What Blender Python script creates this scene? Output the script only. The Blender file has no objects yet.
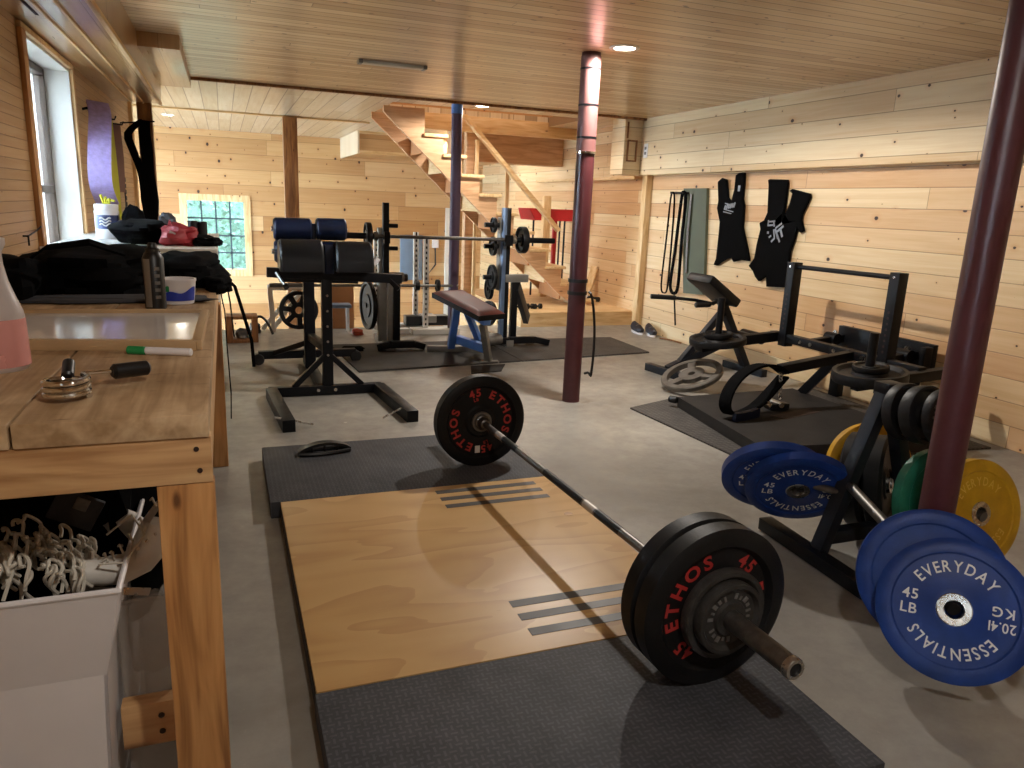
import bpy, bmesh, math, random
from math import sin, cos, pi, radians, atan2, hypot, sqrt
from mathutils import Vector, Matrix, noise
random.seed(7)
SC = bpy.context.scene
COL = SC.collection
V = Vector

# ------------------------------------------------------------------ mesh builder
class MB:
    """collects shapes given in world (or thing) coordinates and links them as ONE mesh object"""
    def __init__(self):
        self.v = []; self.f = []; self.sm = []
    def add(self, vs, fs, smooth=False):
        o = len(self.v)
        self.v += [V(p) for p in vs]
        for f in fs:
            self.f.append([i + o for i in f]); self.sm.append(smooth)
        return self
    def box(self, a, b, bev=0.0):
        x0, x1 = sorted((a[0], b[0])); y0, y1 = sorted((a[1], b[1])); z0, z1 = sorted((a[2], b[2]))
        return self.obox(V(((x0+x1)/2, (y0+y1)/2, (z0+z1)/2)), (x1-x0, y1-y0, z1-z0), None, bev)
    def obox(self, c, size, rot=None, bev=0.0):
        bm = bmesh.new()
        bmesh.ops.create_cube(bm, size=1.0)
        for v in bm.verts:
            v.co = V((v.co.x*size[0], v.co.y*size[1], v.co.z*size[2]))
        if bev > 0:
            bmesh.ops.bevel(bm, geom=bm.edges[:], offset=min(bev, min(size)*.45), segments=2, profile=.6, affect='EDGES')
        M = rot.to_4x4() if rot is not None else Matrix.Identity(4)
        bm.verts.index_update()
        self.add([M @ v.co + V(c) for v in bm.verts], [[v.index for v in f.verts] for f in bm.faces])
        bm.free(); return self
    def bar(self, p0, p1, w, h, up=(0, 0, 1), bev=0.003):
        """square tube from p0 to p1, w across, h along up"""
        p0 = V(p0); p1 = V(p1); d = (p1-p0); L = d.length; d.normalize()
        u = V(up); s = d.cross(u)
        if s.length < 1e-4: s = d.cross(V((1, 0, 0)))
        s.normalize(); u = s.cross(d)
        R = Matrix((d, s, u)).transposed()
        return self.obox((p0+p1)/2, (L, w, h), R, bev)
    def cyl(self, p0, p1, r0, r1=None, seg=20, caps=True, bev=0.0):
        p0 = V(p0); p1 = V(p1); r1 = r0 if r1 is None else r1
        d = (p1-p0).normalized()
        prof = [(0, 0, r0), (1, 0, r1)]
        a = d.orthogonal().normalized(); b = d.cross(a)
        L = (p1-p0).length
        rings = [(0.0, r0), (L, r1)]
        if bev > 0:
            rings = [(0.0, r0-bev), (bev, r0), (L-bev, r1), (L, r1-bev)]
        return self.rings(p0, d, rings, seg, caps)
    def rings(self, p0, d, rings, seg=32, caps=True, smooth=True, closed=False):
        """lathe: rings = [(distance along d, radius)]"""
        p0 = V(p0); d = V(d).normalized()
        a = d.orthogonal().normalized()
        if abs(d.z) < .9:
            a = d.cross(V((0, 0, 1))).normalized()
        b = d.cross(a)
        vs = []; fs = []
        n = len(rings)
        for (t, r) in rings:
            for k in range(seg):
                an = 2*pi*k/seg
                vs.append(p0 + d*t + (a*cos(an) + b*sin(an))*r)
        for i in range(n-1 if not closed else n):
            j = (i+1) % n
            for k in range(seg):
                k2 = (k+1) % seg
                fs.append([i*seg+k, i*seg+k2, j*seg+k2, j*seg+k])
        o = len(self.v)
        self.add(vs, fs, smooth)
        if caps and not closed:
            self.f.append([o+k for k in range(seg)][::-1]); self.sm.append(False)
            self.f.append([o+(n-1)*seg+k for k in range(seg)]); self.sm.append(False)
        return self
    def tube(self, pts, r, seg=10, closed=False, caps=True, flat=None):
        """round tube along a polyline; r may be a list; flat=(w,h) makes a strap"""
        pts = [V(p) for p in pts]; n = len(pts)
        rs = r if isinstance(r, (list, tuple)) else [r]*n
        ts = []
        for i in range(n):
            if closed: t = pts[(i+1) % n] - pts[i-1]
            else: t = pts[min(i+1, n-1)] - pts[max(i-1, 0)]
            ts.append(t.normalized())
        nrm = ts[0].orthogonal().normalized()
        if flat is not None and len(flat) > 2: nrm = V(flat[2]); nrm = (nrm - ts[0]*nrm.dot(ts[0])).normalized()
        vs = []; fs = []
        for i in range(n):
            nrm = (nrm - ts[i]*nrm.dot(ts[i]))
            nrm = nrm.normalized() if nrm.length > 1e-6 else ts[i].orthogonal().normalized()
            b = ts[i].cross(nrm)
            if flat is not None:
                w, h = flat[0]/2, flat[1]/2
                for (x, y) in ((-w, -h), (w, -h), (w, h), (-w, h)):
                    vs.append(pts[i] + nrm*x + b*y)
            else:
                for k in range(seg):
                    an = 2*pi*k/seg
                    vs.append(pts[i] + (nrm*cos(an) + b*sin(an))*rs[i])
        s = 4 if flat is not None else seg
        for i in range(n if closed else n-1):
            j = (i+1) % n
            for k in range(s):
                k2 = (k+1) % s
                fs.append([i*s+k, i*s+k2, j*s+k2, j*s+k])
        o = len(self.v)
        self.add(vs, fs, flat is None)
        if caps and not closed:
            self.f.append([o+k for k in range(s)][::-1]); self.sm.append(False)
            self.f.append([o+(n-1)*s+k for k in range(s)]); self.sm.append(False)
        return self
    def prism(self, poly, ext, smooth=False):
        """3-D polygon pushed along the vector ext"""
        poly = [V(p) for p in poly]; ext = V(ext); n = len(poly)
        vs = poly + [p + ext for p in poly]
        fs = [list(range(n))[::-1], [n+i for i in range(n)]]
        for i in range(n):
            j = (i+1) % n
            fs.append([i, j, n+j, n+i])
        return self.add(vs, fs, smooth)
    def xform(self, M):
        self.v = [M @ p for p in self.v]; return self
    def sphere(self, c, r, seg=16, ring=10, scale=(1, 1, 1)):
        c = V(c)
        vs = [c + V((0, 0, r*scale[2]))]; fs = []
        for i in range(1, ring):
            t = pi*i/ring
            for k in range(seg):
                a = 2*pi*k/seg
                vs.append(c + V((r*sin(t)*cos(a)*scale[0], r*sin(t)*sin(a)*scale[1], r*cos(t)*scale[2])))
        vs.append(c - V((0, 0, r*scale[2])))
        for k in range(seg):
            fs.append([0, 1+k, 1+(k+1) % seg])
            e = 1+(ring-2)*seg
            fs.append([e+k, len(vs)-1, e+(k+1) % seg])
        for i in range(ring-2):
            for k in range(seg):
                a = 1+i*seg; b = a+seg
                fs.append([a+k, b+k, b+(k+1) % seg, a+(k+1) % seg])
        return self.add(vs, fs, True)
    def grid(self, fn, nu, nv, smooth=True):
        vs = [fn(i/nu, j/nv) for j in range(nv+1) for i in range(nu+1)]
        fs = [[j*(nu+1)+i, j*(nu+1)+i+1, (j+1)*(nu+1)+i+1, (j+1)*(nu+1)+i] for j in range(nv) for i in range(nu)]
        return self.add(vs, fs, smooth)
    def build(self, name, mat, parent=None, mods=None):
        off = wloc(parent) if parent is not None else V((0, 0, 0))
        me = bpy.data.meshes.new(name)
        me.from_pydata([p - off for p in self.v], [], self.f)
        me.polygons.foreach_set('use_smooth', self.sm)
        bm = bmesh.new(); bm.from_mesh(me)
        bmesh.ops.recalc_face_normals(bm, faces=bm.faces[:])
        bm.to_mesh(me); bm.free()
        me.set_sharp_from_angle(angle=radians(34))
        me.update()
        o = bpy.data.objects.new(name, me)
        if mat is not None: me.materials.append(mat)
        COL.objects.link(o)
        if parent is not None: o.parent = parent
        if mods: mods(o)
        return o

def wloc(o):
    p = V((0, 0, 0))
    while o is not None:
        p += o.location; o = o.parent
    return p

def subd(n=1):
    def f(o):
        m = o.modifiers.new('sub', 'SUBSURF'); m.levels = n; m.render_levels = n
    return f

def tag(o, label=None, cat=None, group=None, kind=None):
    if label: o['label'] = label
    if cat: o['category'] = cat
    if group: o['group'] = group
    if kind: o['kind'] = kind
    return o

def thing(name, label, cat, loc=(0, 0, 0), group=None):
    o = bpy.data.objects.new(name, None); COL.objects.link(o)
    o.empty_display_size = .05
    o.location = loc
    return tag(o, label, cat, group)

def struct(name, mb, mat, parent=None, mods=None):
    o = mb.build(name, mat, parent, mods)
    if parent is None: o['kind'] = 'structure'
    return o

def dup(o, parent=None):
    c = o.copy(); COL.objects.link(c)
    if parent is not None: c.parent = parent
    for ch in list(o.children): dup(ch, c)
    return c

# lettering: each glyph is turned into mesh data and laid on a plane (o origin, ex right, ey up)
_gl = {}
def glyph(ch, bold=0.0):
    k = (ch, bold)
    if k not in _gl:
        cu = bpy.data.curves.new('g', 'FONT'); cu.body = ch; cu.size = 1.0; cu.resolution_u = 3
        cu.offset = bold
        ob = bpy.data.objects.new('g', cu); COL.objects.link(ob)
        dg = bpy.context.evaluated_depsgraph_get()
        me = bpy.data.meshes.new_from_object(ob.evaluated_get(dg))
        vs = [v.co.copy() for v in me.vertices]; fs = [list(p.vertices) for p in me.polygons]
        xs = [v.x for v in vs] or [0, .3]
        bpy.data.objects.remove(ob); bpy.data.curves.remove(cu); bpy.data.meshes.remove(me)
        _gl[k] = (vs, fs, min(xs), max(xs))
    return _gl[k]

def text_flat(mb, s, o, ex, ey, size, gap=.1, bold=0.0, sx=1.0, align='c'):
    """a line of text; o is its middle on the base line"""
    ex = V(ex).normalized(); ey = V(ey).normalized(); o = V(o)
    tot = 0; seq = []
    for ch in s:
        if ch == ' ': tot += .35; continue
        vs, fs, a, b = glyph(ch, bold)
        seq.append((vs, fs, tot-a)); tot += (b-a)+gap
    tot -= gap
    sh = -tot/2 if align == 'c' else 0
    for vs, fs, t in seq:
        mb.add([o + ex*((v.x+t+sh)*size*sx) + ey*(v.y*size) for v in vs], fs)
    return mb

def text_arc(mb, s, c, ex, ey, R, mid, size, gap=.12, bold=0.0, sx=1.0):
    """text running clockwise round c, tops outwards, centred at angle mid (degrees, counter-clockwise from ex)"""
    ex = V(ex).normalized(); ey = V(ey).normalized(); c = V(c)
    tot = 0; seq = []
    for ch in s:
        if ch == ' ': tot += .4; continue
        vs, fs, a, b = glyph(ch, bold)
        seq.append((vs, fs, tot, a, b)); tot += (b-a)+gap
    tot -= gap
    for vs, fs, t, a, b in seq:
        m = t+(b-a)/2-tot/2
        an = radians(mid) - m*size*sx/R
        rd = ex*cos(an)+ey*sin(an); tg = ex*sin(an)-ey*cos(an)
        mb.add([c + rd*(R + v.y*size) + tg*((v.x-(a+b)/2)*size*sx) for v in vs], fs)
    return mb

def smooth(pts, n=4):
    pts = [V(p) for p in pts]; out = []
    for i in range(len(pts)-1):
        p0 = pts[max(i-1, 0)]; p1 = pts[i]; p2 = pts[i+1]; p3 = pts[min(i+2, len(pts)-1)]
        for k in range(n):
            s = k/n
            out.append(.5*((2*p1)+(p2-p0)*s+(2*p0-5*p1+4*p2-p3)*s*s+(3*p1-p0-3*p2+p3)*s**3))
    out.append(pts[-1]); return out
# ------------------------------------------------------------------ materials
def srgb(h):
    h = h.lstrip('#'); c = [int(h[i:i+2], 16)/255 for i in (0, 2, 4)]
    return tuple((x/12.92 if x <= .04045 else ((x+.055)/1.055)**2.4) for x in c) + (1.0,)

class NT:
    def __init__(s, name):
        s.m = bpy.data.materials.new(name); s.m.use_nodes = True
        s.t = s.m.node_tree; s.n = s.t.nodes; s.l = s.t.links
        s.b = s.n['Principled BSDF']
    def node(s, ty, **kw):
        n = s.n.new(ty)
        for k, v in kw.items(): setattr(n, k, v)
        return n
    def link(s, a, b): s.l.new(a, b)
    def val(s, x, sock):
        if isinstance(x, (int, float)): sock.default_value = x
        elif isinstance(x, tuple): sock.default_value = x
        else: s.link(x, sock)
    def math(s, op, a, b=0.0, c=None, clamp=False):
        n = s.node('ShaderNodeMath', operation=op, use_clamp=clamp)
        s.val(a, n.inputs[0]); s.val(b, n.inputs[1])
        if c is not None: s.val(c, n.inputs[2])
        return n.outputs[0]
    def mix(s, f, a, b, mode='MIX'):
        n = s.node('ShaderNodeMix', data_type='RGBA', blend_type=mode)
        s.val(f, n.inputs[0]); s.val(a, n.inputs[6]); s.val(b, n.inputs[7])
        return n.outputs[2]
    def ramp(s, x, stops, interp='LINEAR'):
        n = s.node('ShaderNodeValToRGB'); n.color_ramp.interpolation = interp
        e = n.color_ramp.elements
        while len(e) < len(stops): e.new(.5)
        for i, (p, c) in enumerate(stops):
            e[i].position = p; e[i].color = c if isinstance(c, tuple) else (c, c, c, 1)
        s.link(x, n.inputs[0]); return n.outputs[0]
    def coord(s):
        return s.node('ShaderNodeTexCoord').outputs['Object']
    def sep(s, v):
        n = s.node('ShaderNodeSeparateXYZ'); s.link(v, n.inputs[0]); return n.outputs
    def comb(s, x, y, z=0.0):
        n = s.node('ShaderNodeCombineXYZ'); s.val(x, n.inputs[0]); s.val(y, n.inputs[1]); s.val(z, n.inputs[2]); return n.outputs[0]
    def noise(s, v, scale, detail=2.0, rough=.5, dist=0.0, out='Fac'):
        n = s.node('ShaderNodeTexNoise'); s.link(v, n.inputs['Vector'])
        n.inputs['Scale'].default_value = scale; n.inputs['Detail'].default_value = detail
        n.inputs['Roughness'].default_value = rough; n.inputs['Distortion'].default_value = dist
        return n.outputs[out]
    def white(s, v, dim='2D'):
        n = s.node('ShaderNodeTexWhiteNoise', noise_dimensions=dim); s.link(v, n.inputs['Vector' if dim != '1D' else 'W']); return n
    def bump(s, h, strength=.3, dist=.01):
        n = s.node('ShaderNodeBump'); n.inputs['Strength'].default_value = strength; n.inputs['Distance'].default_value = dist
        s.link(h, n.inputs['Height']); s.link(n.outputs[0], s.b.inputs['Normal'])
    def col(s, c): s.val(c, s.b.inputs['Base Color'])
    def rough(s, r): s.val(r, s.b.inputs['Roughness'])

def plain(name, hexc, rough=.5, metal=0.0, vary=.08, spec=.5, scale=6.0, bump=0.0, coat=0.0):
    t = NT(name)
    c = srgb(hexc)
    co = t.coord()
    n = t.noise(co, scale, 4, .6)
    a = tuple(x*(1-vary) for x in c[:3])+(1,); b = tuple(min(1, x*(1+vary)) for x in c[:3])+(1,)
    t.col(t.ramp(n, [(.3, a), (.7, b)]))
    t.rough(t.ramp(n, [(.3, max(0, rough-.05)), (.7, min(1, rough+.05))]))
    t.b.inputs['Metallic'].default_value = metal
    t.b.inputs['Specular IOR Level'].default_value = spec
    if coat: t.b.inputs['Coat Weight'].default_value = coat
    if bump: t.bump(t.noise(co, 90, 3), bump, .003)
    return t.m

def boards(name, run, stack, pitch, length, cols, rough=.45, knots=1.0, groove=.03, gdark=.35, vee=.3, grain=.5, bevel=.004, coat=0.0, beads=1):
    """tongue and groove boards: run / stack are axis indices; cols = light, mid, dark hex"""
    t = NT(name)
    co = t.sep(t.coord())
    u = co[run]; v = co[stack]
    w = t.math('DIVIDE', v, pitch)
    row = t.math('FLOOR', w); fr = t.math('FRACT', w)
    rnd = t.node('ShaderNodeTexWhiteNoise', noise_dimensions='1D'); t.link(row, rnd.inputs['W'])
    uo = t.math('ADD', t.math('DIVIDE', u, length), t.math('MULTIPLY', rnd.outputs[0], 7.3))
    seg = t.math('FLOOR', uo); fu = t.math('FRACT', uo)
    wn = t.white(t.comb(row, seg), '2D')
    r1 = wn.outputs[0]; rc = t.sep(wn.outputs[1])
    # grain: stretched noise, shifted per board
    us = t.math('ADD', t.math('MULTIPLY', u, 1.0), t.math('MULTIPLY', r1, 31.0))
    vs = t.math('ADD', v, t.math('MULTIPLY', rc[1], 17.0))
    g1 = t.noise(t.comb(t.math('MULTIPLY', us, .9), t.math('MULTIPLY', vs, 16.0)), 1.6, 3, .55, .6)
    g2 = t.noise(t.comb(t.math('MULTIPLY', us, 2.5), t.math('MULTIPLY', vs, 120.0)), 1.0, 2, .5)
    base = t.ramp(r1, [(0.0, srgb(cols[0])), (.45, srgb(cols[1])), (1.0, srgb(cols[2]))])
    gr = t.math('ADD', t.math('MULTIPLY', g1, .75), t.math('MULTIPLY', g2, .25))
    dk = t.mix(1.0, base, (.80, .68, .52, 1), 'MULTIPLY')
    c = t.mix(t.math('MULTIPLY', t.ramp(gr, [(.40, 0.0), (.66, 1.0)]), grain), base, dk)
    if knots > 0:
        vo = t.node('ShaderNodeTexVoronoi', voronoi_dimensions='2D'); vo.inputs['Scale'].default_value = 1.0
        vo.inputs['Randomness'].default_value = 1.0
        t.link(t.comb(t.math('MULTIPLY', us, 4.6), t.math('DIVIDE', vs, pitch*1.3)), vo.inputs['Vector'])
        # distance in board units; keep only some cells, size varies
        kc = t.sep(vo.outputs['Color'])
        size = t.math('MULTIPLY', t.math('MULTIPLY', kc[0], kc[0]), .085*knots)
        d = t.math('ADD', vo.outputs['Distance'], t.math('MULTIPLY', t.math('SUBTRACT', g2, .5), .05))
        k = t.math('SUBTRACT', 1.0, t.math('DIVIDE', d, t.math('ADD', size, .004)), clamp=True)
        ring = t.math('SUBTRACT', 1.0, t.math('DIVIDE', d, t.math('ADD', t.math('MULTIPLY', size, 3.2), .01)), clamp=True)
        c = t.mix(t.math('MULTIPLY', ring, .45), c, t.mix(1.0, c, (.78, .5, .28, 1), 'MULTIPLY'))
        c = t.mix(t.ramp(k, [(0.0, 0.0), (.3, 1.0)]), c, srgb('#38200f'))
    # grooves between boards
    frb = t.math('FRACT', t.math('MULTIPLY', fr, beads)) if beads > 1 else fr
    e = t.math('MINIMUM', frb, t.math('SUBTRACT', 1.0, frb))
    gl = t.math('SUBTRACT', 1.0, t.math('DIVIDE', e, groove*beads), clamp=True)
    eb = t.math('MULTIPLY', t.math('MINIMUM', fu, t.math('SUBTRACT', 1.0, fu)), length)
    gb = t.math('SUBTRACT', 1.0, t.math('DIVIDE', eb, .0035), clamp=True)
    gg = t.math('MAXIMUM', gl, gb)
    c = t.mix(t.math('MULTIPLY', gg, 1-gdark), c, t.mix(1.0, c, (.32, .22, .15, 1), 'MULTIPLY'))
    t.col(c)
    t.rough(t.math('ADD', t.math('MULTIPLY', g1, .15), rough-.07))
    t.bump(t.math('ADD', t.math('MULTIPLY', gg, -1.0), t.math('MULTIPLY', g2, .05)), vee, bevel)
    if coat:
        t.b.inputs['Coat Weight'].default_value = coat; t.b.inputs['Coat Roughness'].default_value = .22
    return t.m

def lumber(name, run, cols, rough=.55, scale=1.0, knots=1.0, dirt=0.0, grain=.7):
    """a single piece of timber with its grain along axis run"""
    t = NT(name)
    oc = t.coord(); co = t.sep(oc)
    ax = [0, 1, 2]; ax.remove(run)
    oi = t.node('ShaderNodeObjectInfo').outputs['Random']
    u = t.math('ADD', t.math('MULTIPLY', co[run], scale), t.math('MULTIPLY', oi, 40.0))
    a = t.math('MULTIPLY', co[ax[0]], scale); b = t.math('MULTIPLY', co[ax[1]], scale)
    v3 = t.comb(t.math('MULTIPLY', u, 1.1), t.math('MULTIPLY', a, 9.0), t.math('MULTIPLY', b, 9.0))
    g1 = t.noise(v3, 2.0, 3, .55, 1.1)
    g2 = t.noise(t.comb(t.math('MULTIPLY', u, 3.0), t.math('MULTIPLY', a, 70.0), t.math('MULTIPLY', b, 70.0)), 1.5, 2, .5)
    c = t.ramp(t.math('ADD', t.math('MULTIPLY', g1, .8), t.math('MULTIPLY', g2, .2)),
               [(.36, srgb(cols[0])), (.5, srgb(cols[1])), (.64, srgb(cols[2]))])
    if knots:
        vo = t.node('ShaderNodeTexVoronoi', voronoi_dimensions='3D'); vo.inputs['Scale'].default_value = 1.0
        t.link(t.comb(t.math('MULTIPLY', u, 3.6), t.math('MULTIPLY', a, 9.0), t.math('MULTIPLY', b, 9.0)), vo.inputs['Vector'])
        kc = t.sep(vo.outputs['Color'])
        size = t.math('MULTIPLY', t.math('MULTIPLY', kc[0], kc[0]), .2*knots)
        d = t.math('ADD', vo.outputs['Distance'], t.math('MULTIPLY', t.math('SUBTRACT', g1, .5), .15))
        ring = t.math('SUBTRACT', 1.0, t.math('DIVIDE', d, t.math('ADD', t.math('MULTIPLY', size, 2.2), .02)), clamp=True)
        k = t.math('SUBTRACT', 1.0, t.math('DIVIDE', d, t.math('ADD', size, .006)), clamp=True)
        c = t.mix(t.math('MULTIPLY', ring, .5), c, t.mix(1.0, c, (.7, .45, .25, 1), 'MULTIPLY'))
        c = t.mix(t.ramp(k, [(0.0, 0.0), (.5, .85)]), c, srgb('#4b2a14'))
    if dirt:
        dn = t.noise(oc, 3.5, 5, .65)
        c = t.mix(t.math('MULTIPLY', t.ramp(dn, [(.42, 0.0), (.7, 1.0)]), dirt), c, t.mix(1.0, c, (.55, .47, .38, 1), 'MULTIPLY'))
        d2 = t.noise(t.comb(t.math('MULTIPLY', co[0], 2.0), t.math('MULTIPLY', co[1], 9.0), co[2]), 5.0, 3, .6)
        c = t.mix(t.ramp(d2, [(.64, 0.0), (.72, dirt*.8)]), c, srgb('#5a3a22'))
    t.col(c); t.rough(t.math('ADD', t.math('MULTIPLY', g2, .15), rough-.07))
    t.bump(g2, .08, .002)
    return t.m

def rubber(name, hexc, pat='diamond', pitch=.014, rough=.62, speck=.0, bump=.6, ang=45):
    t = NT(name); oc = t.coord(); co = t.sep(oc)
    c = srgb(hexc)
    n = t.noise(oc, 7, 5, .65); n2 = t.noise(oc, 260, 1, .5)
    a = tuple(x*.72 for x in c[:3])+(1,); b = tuple(x*1.3 for x in c[:3])+(1,)
    cc = t.ramp(n, [(.3, a), (.72, b)])
    if pat == 'diamond':
        k = 2*pi/pitch
        s1 = t.math('SINE', t.math('MULTIPLY', t.math('ADD', co[0], co[1]), k*.7))
        s2 = t.math('SINE', t.math('MULTIPLY', t.math('SUBTRACT', co[0], co[1]), k*.7))
        h = t.math('MULTIPLY', s1, s2)
        h = t.ramp(h, [(.05, 0.0), (.4, 1.0)])
        cc = t.mix(t.math('MULTIPLY', h, .62), cc, t.mix(1.0, cc, (1.9, 1.9, 1.9, 1), 'MULTIPLY'))
        t.bump(h, bump, .004)
    elif pat == 'tread':
        # short bars turned alternately, like checker plate
        X = t.math('DIVIDE', co[0], pitch); Y = t.math('DIVIDE', co[1], pitch)
        par = t.math('FRACT', t.math('MULTIPLY', t.math('ADD', t.math('FLOOR', X), t.math('FLOOR', Y)), .5))
        fx = t.math('ABSOLUTE', t.math('SUBTRACT', t.math('FRACT', X), .5)); fy = t.math('ABSOLUTE', t.math('SUBTRACT', t.math('FRACT', Y), .5))
        h1 = t.math('MULTIPLY', t.math('LESS_THAN', fx, .15), t.math('LESS_THAN', fy, .45))
        h2 = t.math('MULTIPLY', t.math('LESS_THAN', fy, .15), t.math('LESS_THAN', fx, .45))
        sel = t.math('GREATER_THAN', par, .25)
        h = t.math('ADD', t.math('MULTIPLY', h1, sel), t.math('MULTIPLY', h2, t.math('SUBTRACT', 1.0, sel)))
        cc = t.mix(t.math('MULTIPLY', h, .55), cc, t.mix(1.0, cc, (1.9, 1.9, 1.9, 1), 'MULTIPLY'))
        t.bump(h, bump, .003)
    else:
        t.bump(n2, .15, .002)
    if speck:
        cc = t.mix(t.math('MULTIPLY', t.math('GREATER_THAN', n2, .74), speck), cc, srgb('#8a8a86'))
    t.col(cc); t.rough(rough)
    t.b.inputs['Specular IOR Level'].default_value = .2
    return t.m

def emis(name, col, strength):
    t = NT(name)
    t.b.inputs['Base Color'].default_value = (0, 0, 0, 1)
    t.b.inputs['Emission Color'].default_value = col; t.b.inputs['Emission Strength'].default_value = strength
    return t.m

PINE = ('#e0bc88', '#d4a974', '#bf8e5c')
M = {}
M['wall_right'] = boards('wall pine right', 1, 2, .135, 3.8, ('#e6cfa6', '#dcbb8e', '#cea376'), .5, 1.0, .03, .1)
M['wall_back'] = boards('wall pine back', 0, 2, .235, 2.9, ('#d8b78a', '#c89f6e', '#ab7d4c'), .5, 1.1, .022, .15)
M['wall_left'] = boards('wall bead board left', 1, 2, .043, 6.0, ('#bd9a6e', '#b49066', '#aa875c'), .5, .3, .06, .2, .6)
M['header'] = boards('header pine', 1, 2, .14, 2.6, ('#ecdab6', '#e4cda6', '#dabd92'), .5, 1.0, .03, .1)
M['ceiling'] = boards('ceiling pine varnished', 0, 1, .083, 3.2, ('#e3c9a2', '#d6b78c', '#c09a6a'), .36, 1.0, .085, 0.0, .5, coat=.4)
M['ceiling_far'] = boards('ceiling pine far', 1, 0, .15, 4.0, ('#e4d8c2', '#dccdb2', '#d0be9e'), .34, .5, .045, .0, .5, coat=.4)
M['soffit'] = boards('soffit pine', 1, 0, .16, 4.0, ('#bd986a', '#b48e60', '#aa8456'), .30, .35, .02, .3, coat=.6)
M['pine_x'] = lumber('pine along x', 0, ('#e4c799', '#dab886', '#c8a06c'))
M['pine_y'] = lumber('pine along y', 1, ('#e4c799', '#dab886', '#c8a06c'))
M['pine_z'] = lumber('pine along z', 2, ('#e4c799', '#dab886', '#c8a06c'))
M['stair'] = lumber('fir stair', 0, ('#d9b18a', '#cda27a', '#ba9068'), knots=.7)
M['tread'] = lumber('tread pine', 1, ('#e4c699', '#dab886', '#cba470'), knots=.4)
M['timber'] = lumber('old timber post', 2, ('#a06d3d', '#8a5a30', '#6c4322'), knots=1.0)
M['bench_top'] = lumber('worn bench plank', 0, ('#c2a27c', '#b3916b', '#9a7853'), .5, dirt=.55, knots=.4, grain=.6)
M['bench_x'] = lumber('bench timber x', 0, ('#d2ab7c', '#c2996a', '#a0754a'), .5, knots=1.4)
M['bench_y'] = lumber('bench timber y', 1, ('#d8b486', '#ccA676', '#b28a5a'), .5, knots=.8)
M['bench_z'] = lumber('bench timber z', 2, ('#cd9b64', '#b98650', '#8f6034'), .5, knots=1.6)
M['plywood'] = None
def plywood():
    t = NT('plywood'); co = t.sep(t.coord())
    v = t.comb(t.math('MULTIPLY', co[0], .55), t.math('MULTIPLY', co[1], 2.2))
    n = t.noise(v, 1.5, 2.5, .5, .4)
    band = t.math('FRACT', t.math('MULTIPLY', n, 8.5))
    fine = t.noise(t.comb(t.math('MULTIPLY', co[0], 5.0), t.math('MULTIPLY', co[1], 150.0)), 1.0, 2)
    c = t.ramp(t.math('ADD', t.math('MULTIPLY', band, .8), t.math('MULTIPLY', fine, .2)), [(.1, srgb('#c8a470')), (.55, srgb('#c09a64')), (.86, srgb('#ab8150')), (.98, srgb('#be9862'))])
    c = t.mix(.45, c, srgb('#c49f6a'))
    n3 = t.noise(t.comb(co[0], co[1]), 2.2, 3)
    c = t.mix(t.ramp(n3, [(.45, 0.0), (.75, .4)]), c, srgb('#a97f4c'))
    t.col(c); t.rough(.42); t.bump(fine, .05, .001)
    return t.m
M['plywood'] = plywood()
def concrete():
    t = NT('concrete floor'); oc = t.coord()
    n = t.noise(oc, 1.3, 6, .62, .3); n2 = t.noise(oc, 9, 5, .7); n3 = t.noise(oc, 45, 3, .6)
    c = t.ramp(n, [(.3, srgb('#76726b')), (.52, srgb('#918d86')), (.72, srgb('#a39f96'))])
    c = t.mix(t.ramp(n2, [(.4, 0.0), (.75, .5)]), c, srgb('#75706a'))
    c = t.mix(t.ramp(n3, [(.68, 0.0), (.8, .35)]), c, srgb('#c2b8a6'))
    vo = t.node('ShaderNodeTexVoronoi'); vo.inputs['Scale'].default_value = 2.2; t.link(oc, vo.inputs['Vector'])
    c = t.mix(t.ramp(vo.outputs['Distance'], [(.012, .8), (.03, 0.0)]), c, srgb('#cdc7bd'))
    t.col(c)
    t.rough(t.ramp(n2, [(.3, .30), (.7, .48)]))
    t.bump(t.math('ADD', n2, t.math('MULTIPLY', n3, .4)), .06, .004)
    return t.m
M['concrete'] = concrete()
M['mat_tread'] = rubber('rubber mat tread', '#414246', 'tread', .019, speck=.35)
M['mat_diamond'] = rubber('rubber mat diamond', '#454240', 'diamond', .045, bump=.9)
M['mat_plain'] = rubber('rubber mat plain', '#3c3937', 'plain', speck=.3)
M['deck'] = rubber('deck grip', '#292726', 'plain', speck=.15, rough=.7)
M['plate_rubber'] = rubber('bumper rubber black', '#161617', 'plain', rough=.48)
M['plate_blue'] = rubber('bumper rubber blue', '#1c3675', 'plain', rough=.42)
M['plate_blue_rim'] = plain('bumper rim dusty blue', '#2a4c93', .5, vary=.2, scale=14)
M['plate_yellow'] = rubber('bumper rubber yellow', '#b98c1c', 'plain', rough=.45)
M['plate_green'] = rubber('bumper rubber green', '#1f6a50', 'plain', rough=.45)
M['iron'] = plain('cast iron', '#161618', .48, 0, .35, .25, scale=22, bump=.25)
M['iron_worn'] = plain('worn cast iron', '#343230', .5, .1, .4, .3, scale=20, bump=.3)
M['sash_brown'] = plain('dark brown sash', '#45362a', .5)
M['iron_grey'] = plain('cast iron grey', '#6e6963', .5, .5, .25, scale=20, bump=.2)
M['black_steel'] = plain('black powder coat', '#0d0e12', .42, 0, .15, .22, scale=12)
M['grey_steel'] = plain('charcoal powder coat', '#171a21', .45, 0, .15, .25)
M['steel'] = plain('steel', '#b8b4ae', .28, 1.0, .1, scale=30)
M['dull_steel'] = plain('dull steel', '#6d6a66', .42, .9, .25, scale=40)
M['silver'] = plain('silver paint', '#8d8b86', .4, .6, .12)
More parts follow.
